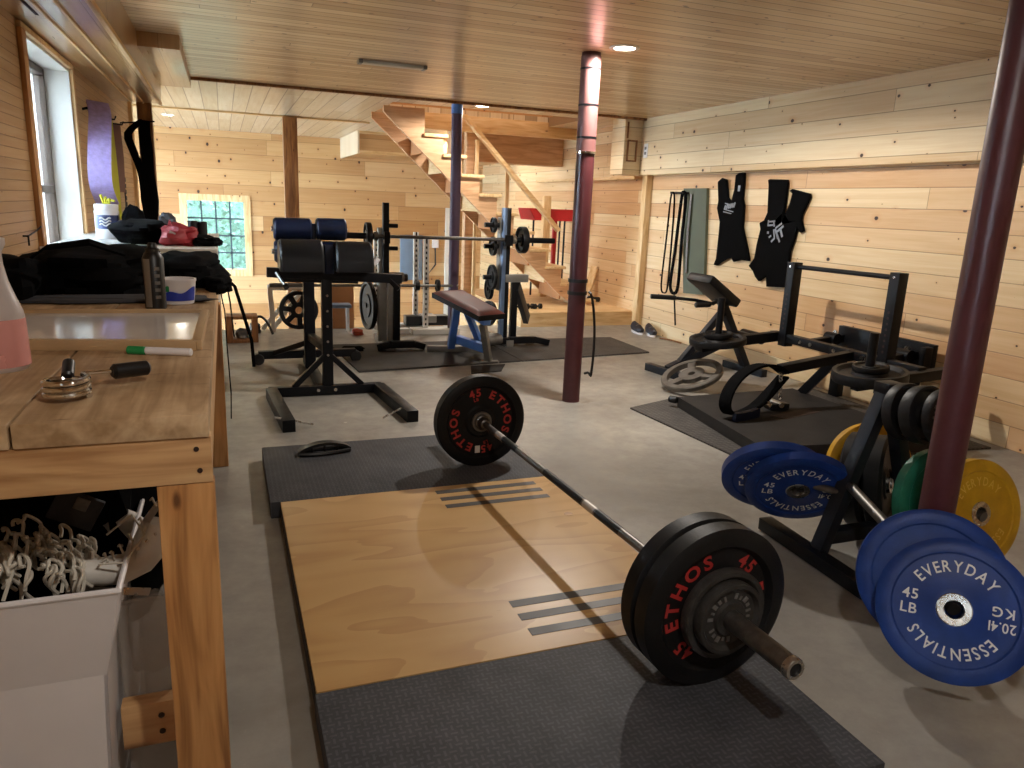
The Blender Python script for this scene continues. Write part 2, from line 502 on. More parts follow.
M['chrome'] = plain('chrome', '#d8d6d2', .12, 1.0, .05)
M['vinyl_black'] = plain('black vinyl', '#0e0f12', .42, 0, .15, .28, bump=.1)
M['vinyl_navy'] = plain('navy vinyl', '#0c1730', .42, 0, .15, .3, bump=.1)
M['vinyl_maroon'] = plain('maroon vinyl', '#6e3029', .55, 0, .25, scale=9, bump=.1)
M['blue_paint'] = plain('blue paint', '#5f8fe0', .4, .1, .1)
M['white_paint'] = plain('white paint', '#d9d6cf', .45, 0, .05)
M['white_plastic'] = plain('white plastic', '#e3e0e2', .42, 0, .03)
M['red_post'] = plain('oxblood post paint', '#4f2327', .42, 0, .14, scale=8)
M['purple_post'] = plain('purple post paint', '#4e3a50', .6, 0, .14, scale=8)
M['red_post2'] = plain('reddish post sleeve', '#6e4846', .5, 0, .12, scale=8)
M['blue_tape'] = plain('blue tape', '#4f7ac0', .5)
M['black_fabric'] = plain('black fabric', '#0b0b0c', .95, 0, .3, spec=.05, scale=30, bump=.3)
M['black_plastic'] = plain('black plastic', '#0d0d0f', .4, 0, .1)
M['grey_fabric'] = plain('grey fabric', '#3a3b40', .8, 0, .2, bump=.2)
M['red_fabric'] = plain('red fabric', '#8f1620', .6, 0, .2, bump=.2)
M['red_paint'] = plain('red paint', '#b2242a', .4, 0, .1)
M['letter_red'] = plain('red lettering', '#a32a25', .5, 0, .1)
M['print_grey'] = plain('faded print', '#8d929c', .6, 0, .2)
M['letter_white'] = plain('white lettering', '#d9d8d4', .5, 0, .05)
M['letter_grey'] = plain('worn grey lettering', '#6f6c68', .5, .3, .3, scale=60)
M['letter_gold'] = plain('raised yellow lettering', '#d3a83e', .5, 0, .05)
M['stripe'] = plain('dark painted stripe', '#3c3836', .5, 0, .1)
M['purple_band'] = plain('purple lifting band', '#a99ad2', .7, 0, .18, scale=40, bump=.3)
M['yellow_band'] = plain('yellow band', '#b9b52c', .6, 0, .1)
M['mauve_band'] = plain('mauve band', '#7a5a50', .7, 0, .15)
M['olive'] = plain('olive board', '#4f5542', .6, 0, .12)
M['white_leather'] = plain('white leather', '#cfcac2', .55, 0, .1, bump=.1)
M['rope'] = plain('white lace', '#c9c2b4', .8, 0, .15, bump=.3)
M['tape_white'] = plain('pale knurl ring', '#b9b4ae', .45, .4, .1)
M['green'] = plain('green cap', '#1f8a4c', .4)
M['blue_label'] = plain('blue label', '#2b3fa8', .4)
M['navy_label'] = plain('navy label', '#22305e', .4)
M['brown_board'] = plain('brown cardboard', '#b47a48', .7, 0, .1)
M['knot'] = plain('screw hole', '#2a150c', .7)
M['orange'] = plain('orange red plastic', '#a03c22', .5)
M['shoe_dark'] = plain('dark shoe', '#22222c', .6)
M['panel_grey'] = plain('grey painted steel', '#6e7f92', .45, .1, .06)
M['lamp'] = emis('lamp', (1.0, .9, .74, 1), 28.0)
M['sky_pane'] = None
def foliage_outside():
    t = NT('garden light'); oc = t.coord()
    n = t.noise(oc, 3.2, 6, .7)
    c = t.ramp(n, [(.3, srgb('#2fa08c')), (.5, srgb('#62c9bb')), (.7, srgb('#c8f4ee'))])
    t.b.inputs['Base Color'].default_value = (0, 0, 0, 1)
    t.link(c, t.b.inputs['Emission Color']); t.b.inputs['Emission Strength'].default_value = 1.0
    return t.m
M['garden'] = foliage_outside()
def glass(name, tint=(1, 1, 1, 1), rough=.02):
    t = NT(name); t.b.inputs['Transmission Weight'].default_value = 1.0
    t.b.inputs['Base Color'].default_value = tint; t.b.inputs['Roughness'].default_value = rough; t.b.inputs['IOR'].default_value = 1.45
    return t.m
M['glass'] = glass('window glass')
M['clear_plastic'] = plain('clear plastic', '#b9b2aa', .2, 0, .05)
M['clear_plastic'].node_tree.nodes['Principled BSDF'].inputs['Alpha'].default_value = .3
M['dark_siding'] = plain('dark outside siding', '#38424c', .6, 0, .1)
M['bottle_plastic'] = plain('milky plastic', '#d8cfcb', .35, 0, .03)
M['bottle_plastic'].node_tree.nodes['Principled BSDF'].inputs['Transmission Weight'].default_value = .45
M['pink'] = plain('pink cleaner', '#e6a099', .25, 0, .03)
M['pink'].node_tree.nodes['Principled BSDF'].inputs['Transmission Weight'].default_value = .25
M['whiteboard'] = plain('whiteboard gloss', '#c9c3bd', .12, 0, .03)
M['frame_wood'] = plain('frame wood', '#b3946c', .5, 0, .12)
# ------------------------------------------------------------------ the setting
XL, XR, YB, ZC = -0.80, 4.22, -3.2, 2.19
YE = 7.05           # end of the varnished ceiling
YF = 7.55           # edge of the upper floor
YW = 12.9           # far wall
ZF = 2.215          # far ceiling
ZL = -1.05          # lower floor

struct('floor', MB().box((XL-.4, YB-.2, -1.05), (XR+.3, YF, 0)), M['concrete'])
struct('floor_lower', MB().box((-3.6, YF, ZL-.1), (XR+.3, YW+.2, ZL)), M['concrete'])
lm = MB()
lm.box((2.93, 7.36, ZL), (4.3, 9.6, .155))
struct('floor_landing', lm, M['pine_x'])
struct('ceiling', MB().box((XL-.3, YB-.2, ZC), (XR+.2, YE, ZC+.14)), M['ceiling'])
cf = MB()
SX0, SX1, SY0, SY1 = 1.62, 3.75, 7.72, 8.80     # the stair opening
cf.box((-3.6, YE, ZF), (SX0, YW+.1, ZF+.11)); cf.box((SX1, YE, ZF), (XR+.3, YW+.1, ZF+.11))
cf.box((SX0, YE, ZF), (SX1, SY0, ZF+.11)); cf.box((SX0, SY1, ZF), (SX1, YW+.1, ZF+.11))
struct('ceiling_far', cf, M['ceiling_far'])
struct('trim_1', MB().box((-.2, YE-.005, ZC-.022), (4.15, YE+.03, ZC+.02)), M['timber'])
sw = MB()                                        # stairwell above the opening
sw.box((SX0-.1, SY0-.1, ZF+.11), (SX0, SY1+.1, 4.3)); sw.box((SX1, SY0-.1, ZF+.11), (SX1+.1, SY1+.1, 4.3))
sw.box((SX0, SY0-.1, ZF+.11), (SX1, SY0, 4.3)); sw.box((SX0, SY1, ZF+.11), (SX1, SY1+.1, 4.3))
sw.box((SX0-.1, SY0-.1, 4.3), (SX1+.1, SY1+.1, 4.4))
struct('wall_stairwell', sw, M['wall_back'])

# left wall with its window opening
WY0, WY1, WZ0, WZ1 = 4.10, 5.22, .88, 1.93
wl = MB(); T = .24
wl.box((XL-T, YB, 0), (XL, -1.6, ZC)); wl.box((XL-T, -1.6, 0), (XL, -.5, .95)); wl.box((XL-T, -1.6, 1.9), (XL, -.5, ZC)); wl.box((XL-T, -.5, 0), (XL, WY0, ZC)); wl.box((XL-T, WY1, ZL), (XL, 8.3, ZF))
wl.box((XL-T, WY0, 0), (XL, WY1, WZ0)); wl.box((XL-T, WY0, WZ1), (XL, WY1, ZC))
struct('wall_left', wl, M['wall_left'])
struct('trim_2', MB().box((XL-T, 8.3, ZL), (XL+.03, 8.40, ZF)), M['pine_z'])
rv = MB()                                        # white painted reveal
rv.box((XL-T, WY1-.012, WZ0), (XL+.003, WY1, WZ1)); rv.box((XL-T, WY0, WZ0), (XL+.003, WY0+.012, WZ1))
rv.box((XL-T, WY0, WZ1-.012), (XL+.003, WY1, WZ1)); rv.box((XL-T, WY0, WZ0), (XL+.02, WY1, WZ0+.02))
w1 = struct('window_1', rv, M['white_paint'])
cs = MB(); c_ = .085
cs.box((XL, WY0-c_, WZ0-.02), (XL+.022, WY0-.004, WZ1+.02), .004)
struct('casing', cs, M['bench_z'], w1)
cs = MB(); cs.box((XL, WY1+.004, WZ0-.02), (XL+.022, WY1+.05, WZ1+.02), .004); cs.box((XL, WY0-c_, WZ1+.002), (XL+.022, WY1+.05, WZ1+.03), .003)
struct('casing', cs, M['pine_z'], w1)
fr = MB(); gx = XL-.15
for (a, b, c, d) in ((WY0+.012, WY0+.05, WZ0+.02, WZ1-.012), (WY1-.05, WY1-.012, WZ0+.02, WZ1-.012)):
    fr.box((gx-.03, a, c), (gx+.03, b, d), .004)
for zz in (WZ0+.04, (WZ0+WZ1)/2-.15, WZ1-.03):
    fr.box((gx-.03, WY0+.05, zz-.02), (gx+.03, WY1-.05, zz+.02), .004)
ym = (WY0+WY1)/2
fr.box((gx-.03, ym-.03, WZ0+.02), (gx+.03, ym+.03, WZ1-.012), .004)
struct('sash', fr, M['sash_brown'], w1)
struct('pane', MB().box((gx-.004, WY0+.03, WZ0+.03), (gx+.004, WY1-.03, WZ1-.02)), M['glass'], w1)

# unseen second window in the left wall, added behind the camera for fill daylight
c3 = MB()
c3.box((XL-T, -1.6, .95), (XL+.02, -1.53, 1.9)); c3.box((XL-T, -.57, .95), (XL+.02, -.5, 1.9)); c3.box((XL-T, -1.53, .95), (XL+.02, -.57, 1.0)); c3.box((XL-T, -1.53, 1.85), (XL+.02, -.57, 1.9)); c3.box((XL-.15, -1.08, 1.0), (XL-.09, -1.02, 1.85))
w3 = struct('window_fill', c3, M['white_paint'])
struct('pane', MB().box((XL-.124, -1.53, 1.0), (XL-.116, -.57, 1.85)), M['glass'], w3)

# right wall, deep header above it, its end with the junction box
wr = MB()
wr.box((XR, YB, 0), (XR+.2, 7.12, ZC)); 
struct('wall_right', wr, M['wall_right'])
w2 = MB(); w2.box((4.30, 7.12, ZL), (4.5, YW, ZF))
struct('wall_right_far', w2, M['wall_back_side'] if 'wall_back_side' in M else M['wall_right'])
struct('trim_13', MB().box((3.90, 7.125, 1.63), (4.31, 7.4, ZF), .004), M['header'])
bx_ = MB(); 
for (a, b, c, d) in ((3.935, 3.95, 1.76, 1.975), (4.035, 4.05, 1.76, 1.975), (3.935, 4.05, 1.76, 1.775), (3.935, 4.05, 1.96, 1.975)): bx_.box((a, 7.113, c), (b, 7.125, d))
bx_.box((3.925, 7.115, 1.99), (3.94, 7.125, 2.15))
struct('trim_14', bx_, M['timber'])
struct('trim_header', MB().box((4.10, YB, 1.63), (XR+.01, 7.12, ZC), .004), M['header'])
struct('trim_3', MB().box((4.15, 7.04, 0), (XR+.01, 7.13, 1.63), .004), M['pine_z'])
struct('trim_4', MB().box((4.20, 7.4, 1.60), (4.31, 10.2, 1.635), .004), M['pine_y'])
# far wall with window 2 and the boxed duct
BX0, BX1, BZ0, BZ1 = -.53, .31, .08, 1.15
wb = MB()
wb.box((-3.6, YW, ZL), (BX0, YW+.2, ZF)); wb.box((BX1, YW, ZL), (XR+.3, YW+.2, ZF))
wb.box((BX0, YW, ZL), (BX1, YW+.2, BZ0)); wb.box((BX0, YW, BZ1), (BX1, YW+.2, ZF))
struct('wall_back', wb, M['wall_back'])
cs = MB(); q = .10
cs.box((BX0-q, YW-.025, BZ0-q), (BX0, YW+.12, BZ1+q)); cs.box((BX1, YW-.025, BZ0-q), (BX1+q, YW+.12, BZ1+q))
cs.box((BX0, YW-.025, BZ0-q), (BX1, YW+.12, BZ0)); cs.box((BX0, YW-.025, BZ1), (BX1, YW+.12, BZ1+q))
w2_ = struct('window_2', cs, M['pine_z'])
mt = MB()
for k in range(1, 4):
    x = BX0+(BX1-BX0)*k/4; mt.box((x-.012, YW+.05, BZ0), (x+.012, YW+.08, BZ1))
for k in range(1, 4):
    zz = BZ0+(BZ1-BZ0)*k/4; mt.box((BX0, YW+.05, zz-.012), (BX1, YW+.08, zz+.012))
struct('muntin_grid', mt, M['dark_siding'], w2_)
struct('pane', MB().box((BX0, YW+.085, BZ0), (BX1, YW+.09, BZ1)), M['glass'], w2_)
struct('trim_5', MB().box((1.86, 11.2, 1.93), (4.3, YW, ZF)), M['wall_back'])
struct('trim_6', MB().box((1.835, 11.17, 1.905), (1.86, YW, ZF)), M['ceiling_far'])
tb = MB(); tb.box((1.86, 11.17, 1.905), (4.3, 11.2, 1.95)); tb.box((1.86, 11.17, 2.18), (4.3, 11.2, ZF))
struct('trim_7', tb, M['pine_x'])
struct('trim_8', MB().box((SX0+.3, SY1-.02, 2.09), (4.29, SY1+.09, ZF+.05), .004), M['pine_x'])
struct('trim_9', MB().box((2.75, 9.5, 1.80), (4.29, 9.75, ZF), .004), M['stair'])
struct('trim_10', MB().box((-3.5, 9.86, ZF-.02), (SX0+.15, 9.92, ZF)), M['pine_x'])
# side walls of the lower room; the left one is open to daylight between y 9.4 and 12.2
wf = MB()
wf.box((-3.8, YF, ZL), (-3.6, 9.2, ZF)); wf.box((-3.8, 12.5, ZL), (-3.6, YW+.2, ZF)); wf.box((-3.8, 9.2, 2.0), (-3.6, 12.5, ZF))
struct('wall_left_far', wf, M['wall_back'])
wo = MB(); wo.box((-3.8, YF, 1.35), (XL-T, YF+.1, ZF)); wo.box((-1.25, YF, ZL), (XL-T, YF+.1, 1.35))
struct('wall_outside', wo, M['dark_siding'])
struct('wall_front', MB().box((XL-.3, YB-.2, 0), (XR+.2, YB, ZC)), M['wall_back'])

# boxed soffit along the left wall
SXR, SZ = -.435, 1.97
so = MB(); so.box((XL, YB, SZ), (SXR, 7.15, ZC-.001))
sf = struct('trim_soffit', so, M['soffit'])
st = MB()
st.box((SXR-.14, YB, SZ-.012), (SXR-.128, 7.1, SZ+.002), .002); st.box((SXR-.02, YB, SZ-.012), (SXR+.004, 7.15, SZ+.012), .003)
st.box((XL+.135, YB, SZ-.01), (XL+.147, 7.1, SZ+.002), .002)
struct('moulding', st, M['pine_y'], sf)
gr = MB(); gr.box((XL+.10, 2.2, SZ-.004), (XL+.112, 3.9, SZ+.002)); gr.box((SXR-.20, 2.98, SZ-.004), (SXR-.15, 3.02, SZ+.002))
struct('slot', gr, M['knot'], sf)
struct('trim_11', MB().box((SXR, 5.28, 2.105), (-.20, YE+.03, ZC), .004), M['soffit'])

# posts
def pipe(name, x, y, r, mat, label, z1=ZC):
    t = thing(name, label, 'post', (x, y, 0))
    MB().cyl((x, y, 0), (x, y, z1), r, seg=28).build('pipe', M[mat], t)
    return t
PX, PY = 2.14, 4.40
t = pipe('steel_post', PX, PY, .058, 'red_post', 'dark red steel post standing in the middle of the concrete floor')
MB().cyl((PX, PY, 1.60), (PX, PY, 2.17), .0615, seg=28).build('sleeve', M['red_post2'], t)
for zz in (2.09, 1.88, 1.69): MB().rings((PX, PY, zz), (0, 0, 1), [(0, .059), (0, .063), (.012, .063), (.012, .059)], 28).build('joint_ring', M['black_steel'], t)
MB().rings((PX, PY, 1.60), (0, 0, 1), [(0, .058), (0, .0645), (.014, .0645), (.014, .058)], 28).build('steel_collar', M['chrome'], t)
for zz in (.80, .72): MB().rings((PX, PY, zz), (0, 0, 1), [(0, .057), (0, .065), (.022, .065), (.022, .057)], 28).build('strap_band', M['black_plastic'], t)
hp = [(PX+.07, PY-.03, .74)]
for k in range(24):
    s = k/23
    hp.append((PX+.075+.045*sin(pi*s)**.7*(1-.2*s), PY-.05-.03*s, .73-.55*min(1, s*1.25)+(.03*(s-.8)*5 if s > .8 else 0)))
hp.append((PX+.06, PY-.06, .20))
MB().tube(hp, .0085, 8).build('cord_loop', M['black_plastic'], t)
t = pipe('steel_post', 2.10, 7.12, .05, 'purple_post', 'purple painted steel post with blue tape at its top, by the stairs', ZF)
MB().cyl((2.10, 7.12, 2.085), (2.10, 7.12, 2.17), .054, seg=28).build('tape', M['blue_tape'], t)
t = pipe('steel_post', 2.11, 1.60, .0525, 'red_post', 'oxblood steel post at the right edge between the yellow and blue plates')
def timber(name, x, y, w, z0, z1, label):
    o = MB().box((x-w/2, y-w/2, z0), (x+w/2, y+w/2, z1), .004).build(name, M['timber']); return tag(o, label, 'post')
timber('timber_post', .80, 9.86, .165, ZL, ZF-.02, 'dark square timber post behind the roller pad bench')
timber('timber_post', -.575, 7.25, .11, 0, ZF, 'timber post at the end of the workbench wall hung with black straps')

# recessed lamps
KL = 3.0; LC = (1.0, .93, .84)
def downlight(x, y, zc, label, power, vis=True, sp=150):
    t = thing('recessed_light', label, 'ceiling light', (x, y, zc), None)
    MB().rings((x, y, zc-.006), (0, 0, 1), [(0, .062), (0, .088), (.006, .09), (.006, .062)], 28, closed=True).build('trim_ring', M['white_paint'], t)
    MB().cyl((x, y, zc-.004), (x, y, zc-.001), .062, seg=28).build('lens', M['lamp'], t)
    l = bpy.data.lights.new('lamp_light', 'SPOT'); l.spot_size = radians(172); l.spot_blend = .25; l.shadow_soft_size = .045; l.energy = power*KL; l.color = LC
    ob = bpy.data.objects.new('lamp_light', l); COL.objects.link(ob); ob.parent = t; ob.location = (0, 0, -.014)
    return t
LP = 1.0
downlight(2.235, 4.16, ZC, 'round recessed ceiling light just right of the middle red post', 78*LP)
downlight(2.45, 7.42, ZF, 'round recessed ceiling light beside the purple post above the stairs', 36*LP)
downlight(-.60, 10.9, ZF, 'round recessed ceiling light near the far wall above the window', 7*LP)
downlight(.50, .10, ZC, 'round recessed ceiling light behind the camera over the workbench end', 28*LP)
downlight(2.40, -1.9, ZC, 'round recessed ceiling light behind the camera by the right wall', 6*LP)
downlight(3.3, 11.0, ZF, 'round recessed ceiling light over the lower room by the right wall', 18*LP)
l = bpy.data.lights.new('stairwell_lamp', 'AREA'); l.shape = 'DISK'; l.size = .2; l.energy = 32; l.color = (1, .92, .80)
ob = bpy.data.objects.new('stairwell_lamp', l); COL.objects.link(ob); ob.location = (2.9, 8.25, 4.2)

# daylight
w = bpy.data.worlds.new('World'); SC.world = w; w.use_nodes = True
bg = w.node_tree.nodes['Background']; bg.inputs[0].default_value = (.66, .84, 1.0, 1); bg.inputs[1].default_value = 28.0

# hedge outside window 2
random.seed(3)
h = MB()
for k in range(2600):
    x = random.uniform(-2.2, 1.9); zz = random.uniform(-1.0, 2.4); y = YW+1.6+random.uniform(0, .8)+.3*sin(3*x+2*zz)
    a = random.uniform(0, 6.28); b = random.uniform(-.8, .8); s = random.uniform(.03, .075)
    e1 = V((cos(a), sin(a)*.4, sin(b)))*s; e2 = V((-sin(a)*.6, .3, cos(a)))*s*.6
    p = V((x, y, zz)); h.add([p-e1, p+e2, p+e1, p-e2], [[0, 1, 2, 3]])
h.box((-3.2, YW+2.7, -1.1), (3.0, YW+2.9, 2.8))
lf = plain('leaves', '#4f7062', .6, 0, .6, scale=9)
o = h.build('hedge', lf); tag(o, 'bright green leafy hedge outside the far window', 'hedge', kind='stuff')
struct('ground', MB().box((-12, -8, ZL-.25), (14, 22, ZL-.12)), M['concrete'])

# ------------------------------------------------------------------ camera
yaw, pit, rol = radians(21.23), radians(13.49), radians(2.34)
fwd = V((sin(yaw)*cos(pit), cos(yaw)*cos(pit), -sin(pit)))
r0 = V((cos(yaw), -sin(yaw), 0)); u0 = r0.cross(fwd)
rt = r0*cos(rol)+u0*sin(rol); up = u0*cos(rol)-r0*sin(rol)
cam = bpy.data.cameras.new('camera'); co = bpy.data.objects.new('camera', cam); COL.objects.link(co)
cam.sensor_width = 36; cam.lens = 744/1024*36; cam.clip_start = .02
Mx = Matrix((rt, up, -fwd)).transposed().to_4x4(); Mx.translation = V((0, 0, 1.269))
co.matrix_world = Mx
SC.camera = co
SC.view_settings.view_transform = 'Standard'; SC.view_settings.look = 'None'
SC.view_settings.exposure = 0.0; SC.view_settings.gamma = 1.0
SC.view_settings.use_curve_mapping = False
SC.cycles.use_denoising = True
SC.cycles.max_bounces = 8; SC.cycles.diffuse_bounces = 5
# ------------------------------------------------------------------ lifting platform
ZP = .07
t = thing('lifting_platform', 'low lifting platform of plywood between two black rubber mats under the loaded barbell', 'platform', (.76, 2.35, 0))
pw = MB().box((.162, 1.674, ZP-.014), (1.342, 2.938, ZP), .002).build('plywood_panel', M['plywood'], t)
MB().box((.160, 1.674, 0), (1.344, 2.938, ZP-.0145), .003).build('base_sheet', M['mat_plain'], t)
ob = MB().box((.157, 1.035, 0), (1.352, 1.671, ZP), .004).build('near_mat', M['mat_tread'], t); ob['label'] = 'near black rubber mat with a fine tread'
ob = MB().box((.123, 2.941, 0), (1.356, 3.66, ZP), .004).build('far_mat', M['mat_tread'], t); ob['label'] = 'far black rubber mat'
for yc in (2.872, 2.795, 2.717):
    MB().box((.790, yc-.0175, ZP), (1.244, yc+.0175, ZP+.0012)).build('painted_stripe', M['stripe'], pw)
for yc in (1.928, 1.851, 1.768):
    MB().box((.774, yc-.0185, ZP), (1.258, yc+.0185, ZP+.0012)).build('painted_stripe', M['stripe'], pw)
MB().cyl((1.244, 2.515, ZP), (1.244, 2.515, ZP+.0012), .018, seg=20).build('plug', M['bench_x'], pw)
# low black piece on the far mat
k = MB()
bj = [(.285+.24*q/12, 3.50+.02*q/12, ZP+.014+.034*sin(pi*q/12)**.7) for q in range(13)]
k.tube(smooth(bj, 2), .011, flat=(.05, .014, (0, 1, 0)))
k.tube([(.285+.24*q/12, 3.475+.02*q/12-.02*sin(pi*q/12), ZP+.010) for q in range(13)], .010, 8)
for q in (3, 6, 9): k.bar((bj[q][0], bj[q][1], ZP+.002), bj[q], .02, .012)
k.tube([(.285+.24*q/12, 3.525+.02*q/12+.01*sin(pi*q/12), ZP+.010) for q in range(13)], .010, 8)
o = k.build('bar_jack', M['black_plastic']); tag(o, 'low curved black piece lying on the far corner of the platform mat', 'bar jack')

# ------------------------------------------------------------------ plates
def basis(n, up=(0, 0, 1), roll=0.0):
    n = V(n).normalized(); ey = V(up) - n*V(up).dot(n); ey.normalize(); ex = ey.cross(n)
    a = radians(roll)
    return n, ex*cos(a)+ey*sin(a), ey*cos(a)-ex*sin(a)

def bumper(label, c, n, R, th, mat, style, roll=0.0, group=None, hub='steel', letters=True, cat='weight plate', seg=64, name='bumper_plate', up=(0, 0, 1)):
    c = V(c); n, ex, ey = basis(n, up, roll); h = th/2
    t = thing(name, label, cat, c, group)
    k = R/.225
    hr = .0265*k
    if style == 'ethos':
        pr_ = [(-h*.7, hr*1.9), (-h*.7, .072*k), (-h*.5, .082*k), (-h*.5, .166*k), (-h, .178*k), (-h, .208*k), (-h*.72, R), (h*.72, R), (h, .208*k), (h, .178*k), (h*.5, .166*k), (h*.5, .082*k), (h*.7, .072*k), (h*.7, hr*1.9)]
        zl = h*.5
    elif style == 'blue':
        pr_ = [(-h*.9, hr*1.75), (-h*.9, .062*k), (-h*.8, .068*k), (-h*.8, .172*k), (-h*.94, .177*k), (-h, .205*k), (-h*.7, .222*k), (h*.7, .222*k), (h, .205*k), (h*.94, .177*k), (h*.8, .172*k), (h*.8, .068*k), (h*.9, .062*k), (h*.9, hr*1.75)]
        zl = h*.8
    MB().rings(c, n, pr_, seg, closed=True).build('rubber_body', M[mat], t)
    hubp = [(-h*.95, hr), (-h*.95, hr*1.9), (h*.95, hr*1.9), (h*1.02, hr*1.8), (h*1.0, hr*1.08), (h*.8, hr)]
    MB().rings(c, n, hubp, 40, closed=True, smooth=False).build('steel_hub', M[hub], t)
    if not letters: return t
    for side in (1, -1):
        o = c + n*(zl+.0012)*side
        X = ex*side
        m = MB()
        if style == 'ethos':
            m2 = MB()
            a1, a2 = (148, 50)
            for add in (0, 180):
                m = MB(); text_arc(m, 'ETHOS', o, X, ey, .120*k, a1+add, .055*k, .10, .034, 1.12); m.build('red_lettering', M['letter_red'], t)
                m = MB(); text_arc(m, '45', o, X, ey, .126*k, a2+add, .052*k, .1, .034)
                text_arc(m, 'LB', o, X, ey, .104*k, a2+add, .022*k, .12, .02); m.build('red_lettering', M['letter_red'], t)
        elif mat == 'plate_blue':
            text_arc(m, 'EVERYDAY', o, X, ey, .116*k, 92, .050*k, .10, .012, .80); m.build('white_lettering', M['letter_white'], t); m = MB()
            text_arc(m, 'ESSENTIALS', o, X, ey, .116*k, 270, .050*k, .12, .012, .80); m.build('white_lettering', M['letter_white'], t); m = MB()
            text_flat(m, '45', o - X*.124*k + ey*.008*k, X, ey, .045*k, .1, .012)
            text_flat(m, 'LB', o - X*.124*k - ey*.038*k, X, ey, .045*k, .1, .012); m.build('white_lettering', M['letter_white'], t); m = MB()
            text_flat(m, '20.41', o + X*.128*k - ey*.008*k, -X, -ey, .042*k, .08, .012, .85)
            text_flat(m, 'KG', o + X*.128*k + ey*.036*k, -X, -ey, .042*k, .1, .012)
            m.build('white_lettering', M['letter_white'], t)
        else:
            text_arc(m, 'EVERYDAY', o, X, ey, .116*k, 92, .050*k, .10, .012, .80); m.build('raised_lettering', M['letter_gold' if mat == 'plate_yellow' else mat], t); m = MB()
            text_arc(m, 'ESSENTIALS', o, X, ey, .116*k, 270, .050*k, .12, .012, .80)
            m.build('raised_lettering', M['letter_gold' if mat == 'plate_yellow' else mat], t)
    return t

def iron_plate(label, c, n, R, th, group=None, mat='iron', letters=None, holes=0, hole=.026, cat='weight plate', seg=48):
    c = V(c); n, ex, ey = basis(n); h = th/2
    t = thing('weight_plate', label, cat, c, group)
    if holes:
        # rim, hub and spokes leave real openings between them
        m = MB()
        m.rings(c, n, [(-h, R*.80), (-h, R*.97), (-h*.6, R), (h*.6, R), (h, R*.97), (h, R*.80)], seg, closed=True)
        m.rings(c, n, [(-h*.8, hole), (-h*.8, R*.42), (h*.8, R*.42), (h*.8, hole)], seg, closed=True)
        for q in range(holes):
            a = 2*pi*q/holes+.3
            d = ex*cos(a)+ey*sin(a)
            m.bar(c+d*R*.38, c+d*R*.85, R*.26, th*.7, n, .002)
        m.build('plate_body', M[mat], t)
    else:
        m = MB()
        m.rings(c, n, [(-h, R*.88), (-h, R*.985), (-h*.75, R), (h*.75, R), (h, R*.985), (h, R*.88), (h*.25, R*.80), (h*.25, R*.50), (h*.8, R*.46), (h*.8, hole), (-h*.8, hole), (-h*.8, R*.46), (-h*.25, R*.50), (-h*.25, R*.80)], seg, closed=True)
        m.build('plate_body', M[mat], t)
        if letters:
            m = MB()
            for q in range(22):     # worn raised marks, no longer readable
                if q % 6 == 5: continue
                a = 2*pi*q/22+.2; d = ex*cos(a)+ey*sin(a); tg = ey*cos(a)-ex*sin(a)
                m.obox(c+n*(h*.25+.001)+d*R*(.60+.02*(q % 3)), (R*(.16-.05*(q % 2)), R*(.06+.03*(q % 3)), .002), Matrix((d, tg, n)).transposed())
            m.build('worn_marks', M['letter_grey'], t)
    return t

# ------------------------------------------------------------------ loaded barbell on the platform
SB = .9635
ZB = ZP+.2165
Pf = V((1.078, 3.136, ZB)); D = (V((1.136, 1.432, ZB))-Pf).normalized()
A = lambda s: Pf + D*s*SB
RB = .2162
bumper('black bumper plate with red lettering at the far end of the loaded barbell', A(-.038), D, RB, .072, 'plate_rubber', 'ethos', roll=54, hub='iron_grey')
bumper('black bumper plate with red lettering at the near end of the barbell, outer one', A(1.768), D, .2178, .0635, 'plate_rubber', 'ethos', roll=2, hub='iron')
bumper('scuffed black bumper plate at the near end of the barbell, behind the lettered one', A(1.700), D, .2178, .0635, 'plate_rubber', 'ethos', roll=40, letters=False)
iron_plate('smaller worn iron plate outermost on the near barbell sleeve', A(1.838), D, .096, .032, mat='iron_worn', letters=True)
iron_plate('deep rimmed iron plate between the near lettered bumper and outermost small plate', A(1.8165), D, .120, .030, mat='iron_worn')
t = thing('barbell', 'long steel barbell loaded with black plates lying across the plywood platform', 'barbell', A(.85)-V((0, 0, ZB)))
ob = MB().cyl(A(.02), A(1.62), .0145, seg=20).build('shaft', M['dull_steel'], t)
for (a, b) in ((.20, .28), (1.05, 1.13)):
    MB().cyl(A(a), A(b), .0149, seg=20).build('smooth_ring', M['tape_white'], t)
for (a, b) in ((.29, .44), (.72, 1.04), (1.14, 1.30)):
    MB().cyl(A(a), A(b), .01485, seg=20).build('knurl', M['black_steel'], t)
MB().rings(A(0.0), D, [(.0, .026), (.0, .036), (.012, .036), (.016, .030), (.04, .022), (.045, .0145)], 32).build('collar', M['dull_steel'], t)
MB().rings(A(1.60), D, [(.0, .0145), (.0, .034), (.018, .036), (.018, .0145)], 32).build('collar', M['dull_steel'], t)
MB().cyl(A(-.42), A(0), .0252, seg=28).build('sleeve', M['dull_steel'], t)
s = MB().cyl(A(1.62), A(2.075), .0252, seg=28).build('sleeve', M['dull_steel'], t)
MB().rings(A(2.062), D, [(0, .0255), (0, .0268), (.014, .0268), (.018, .025), (.018, .017), (.006, .017)], 28, closed=True).build('end_cap_ring', M['steel'], t)
MB().cyl(A(2.06), A(2.077), .017, seg=24).build('end_cap', M['iron'], t)
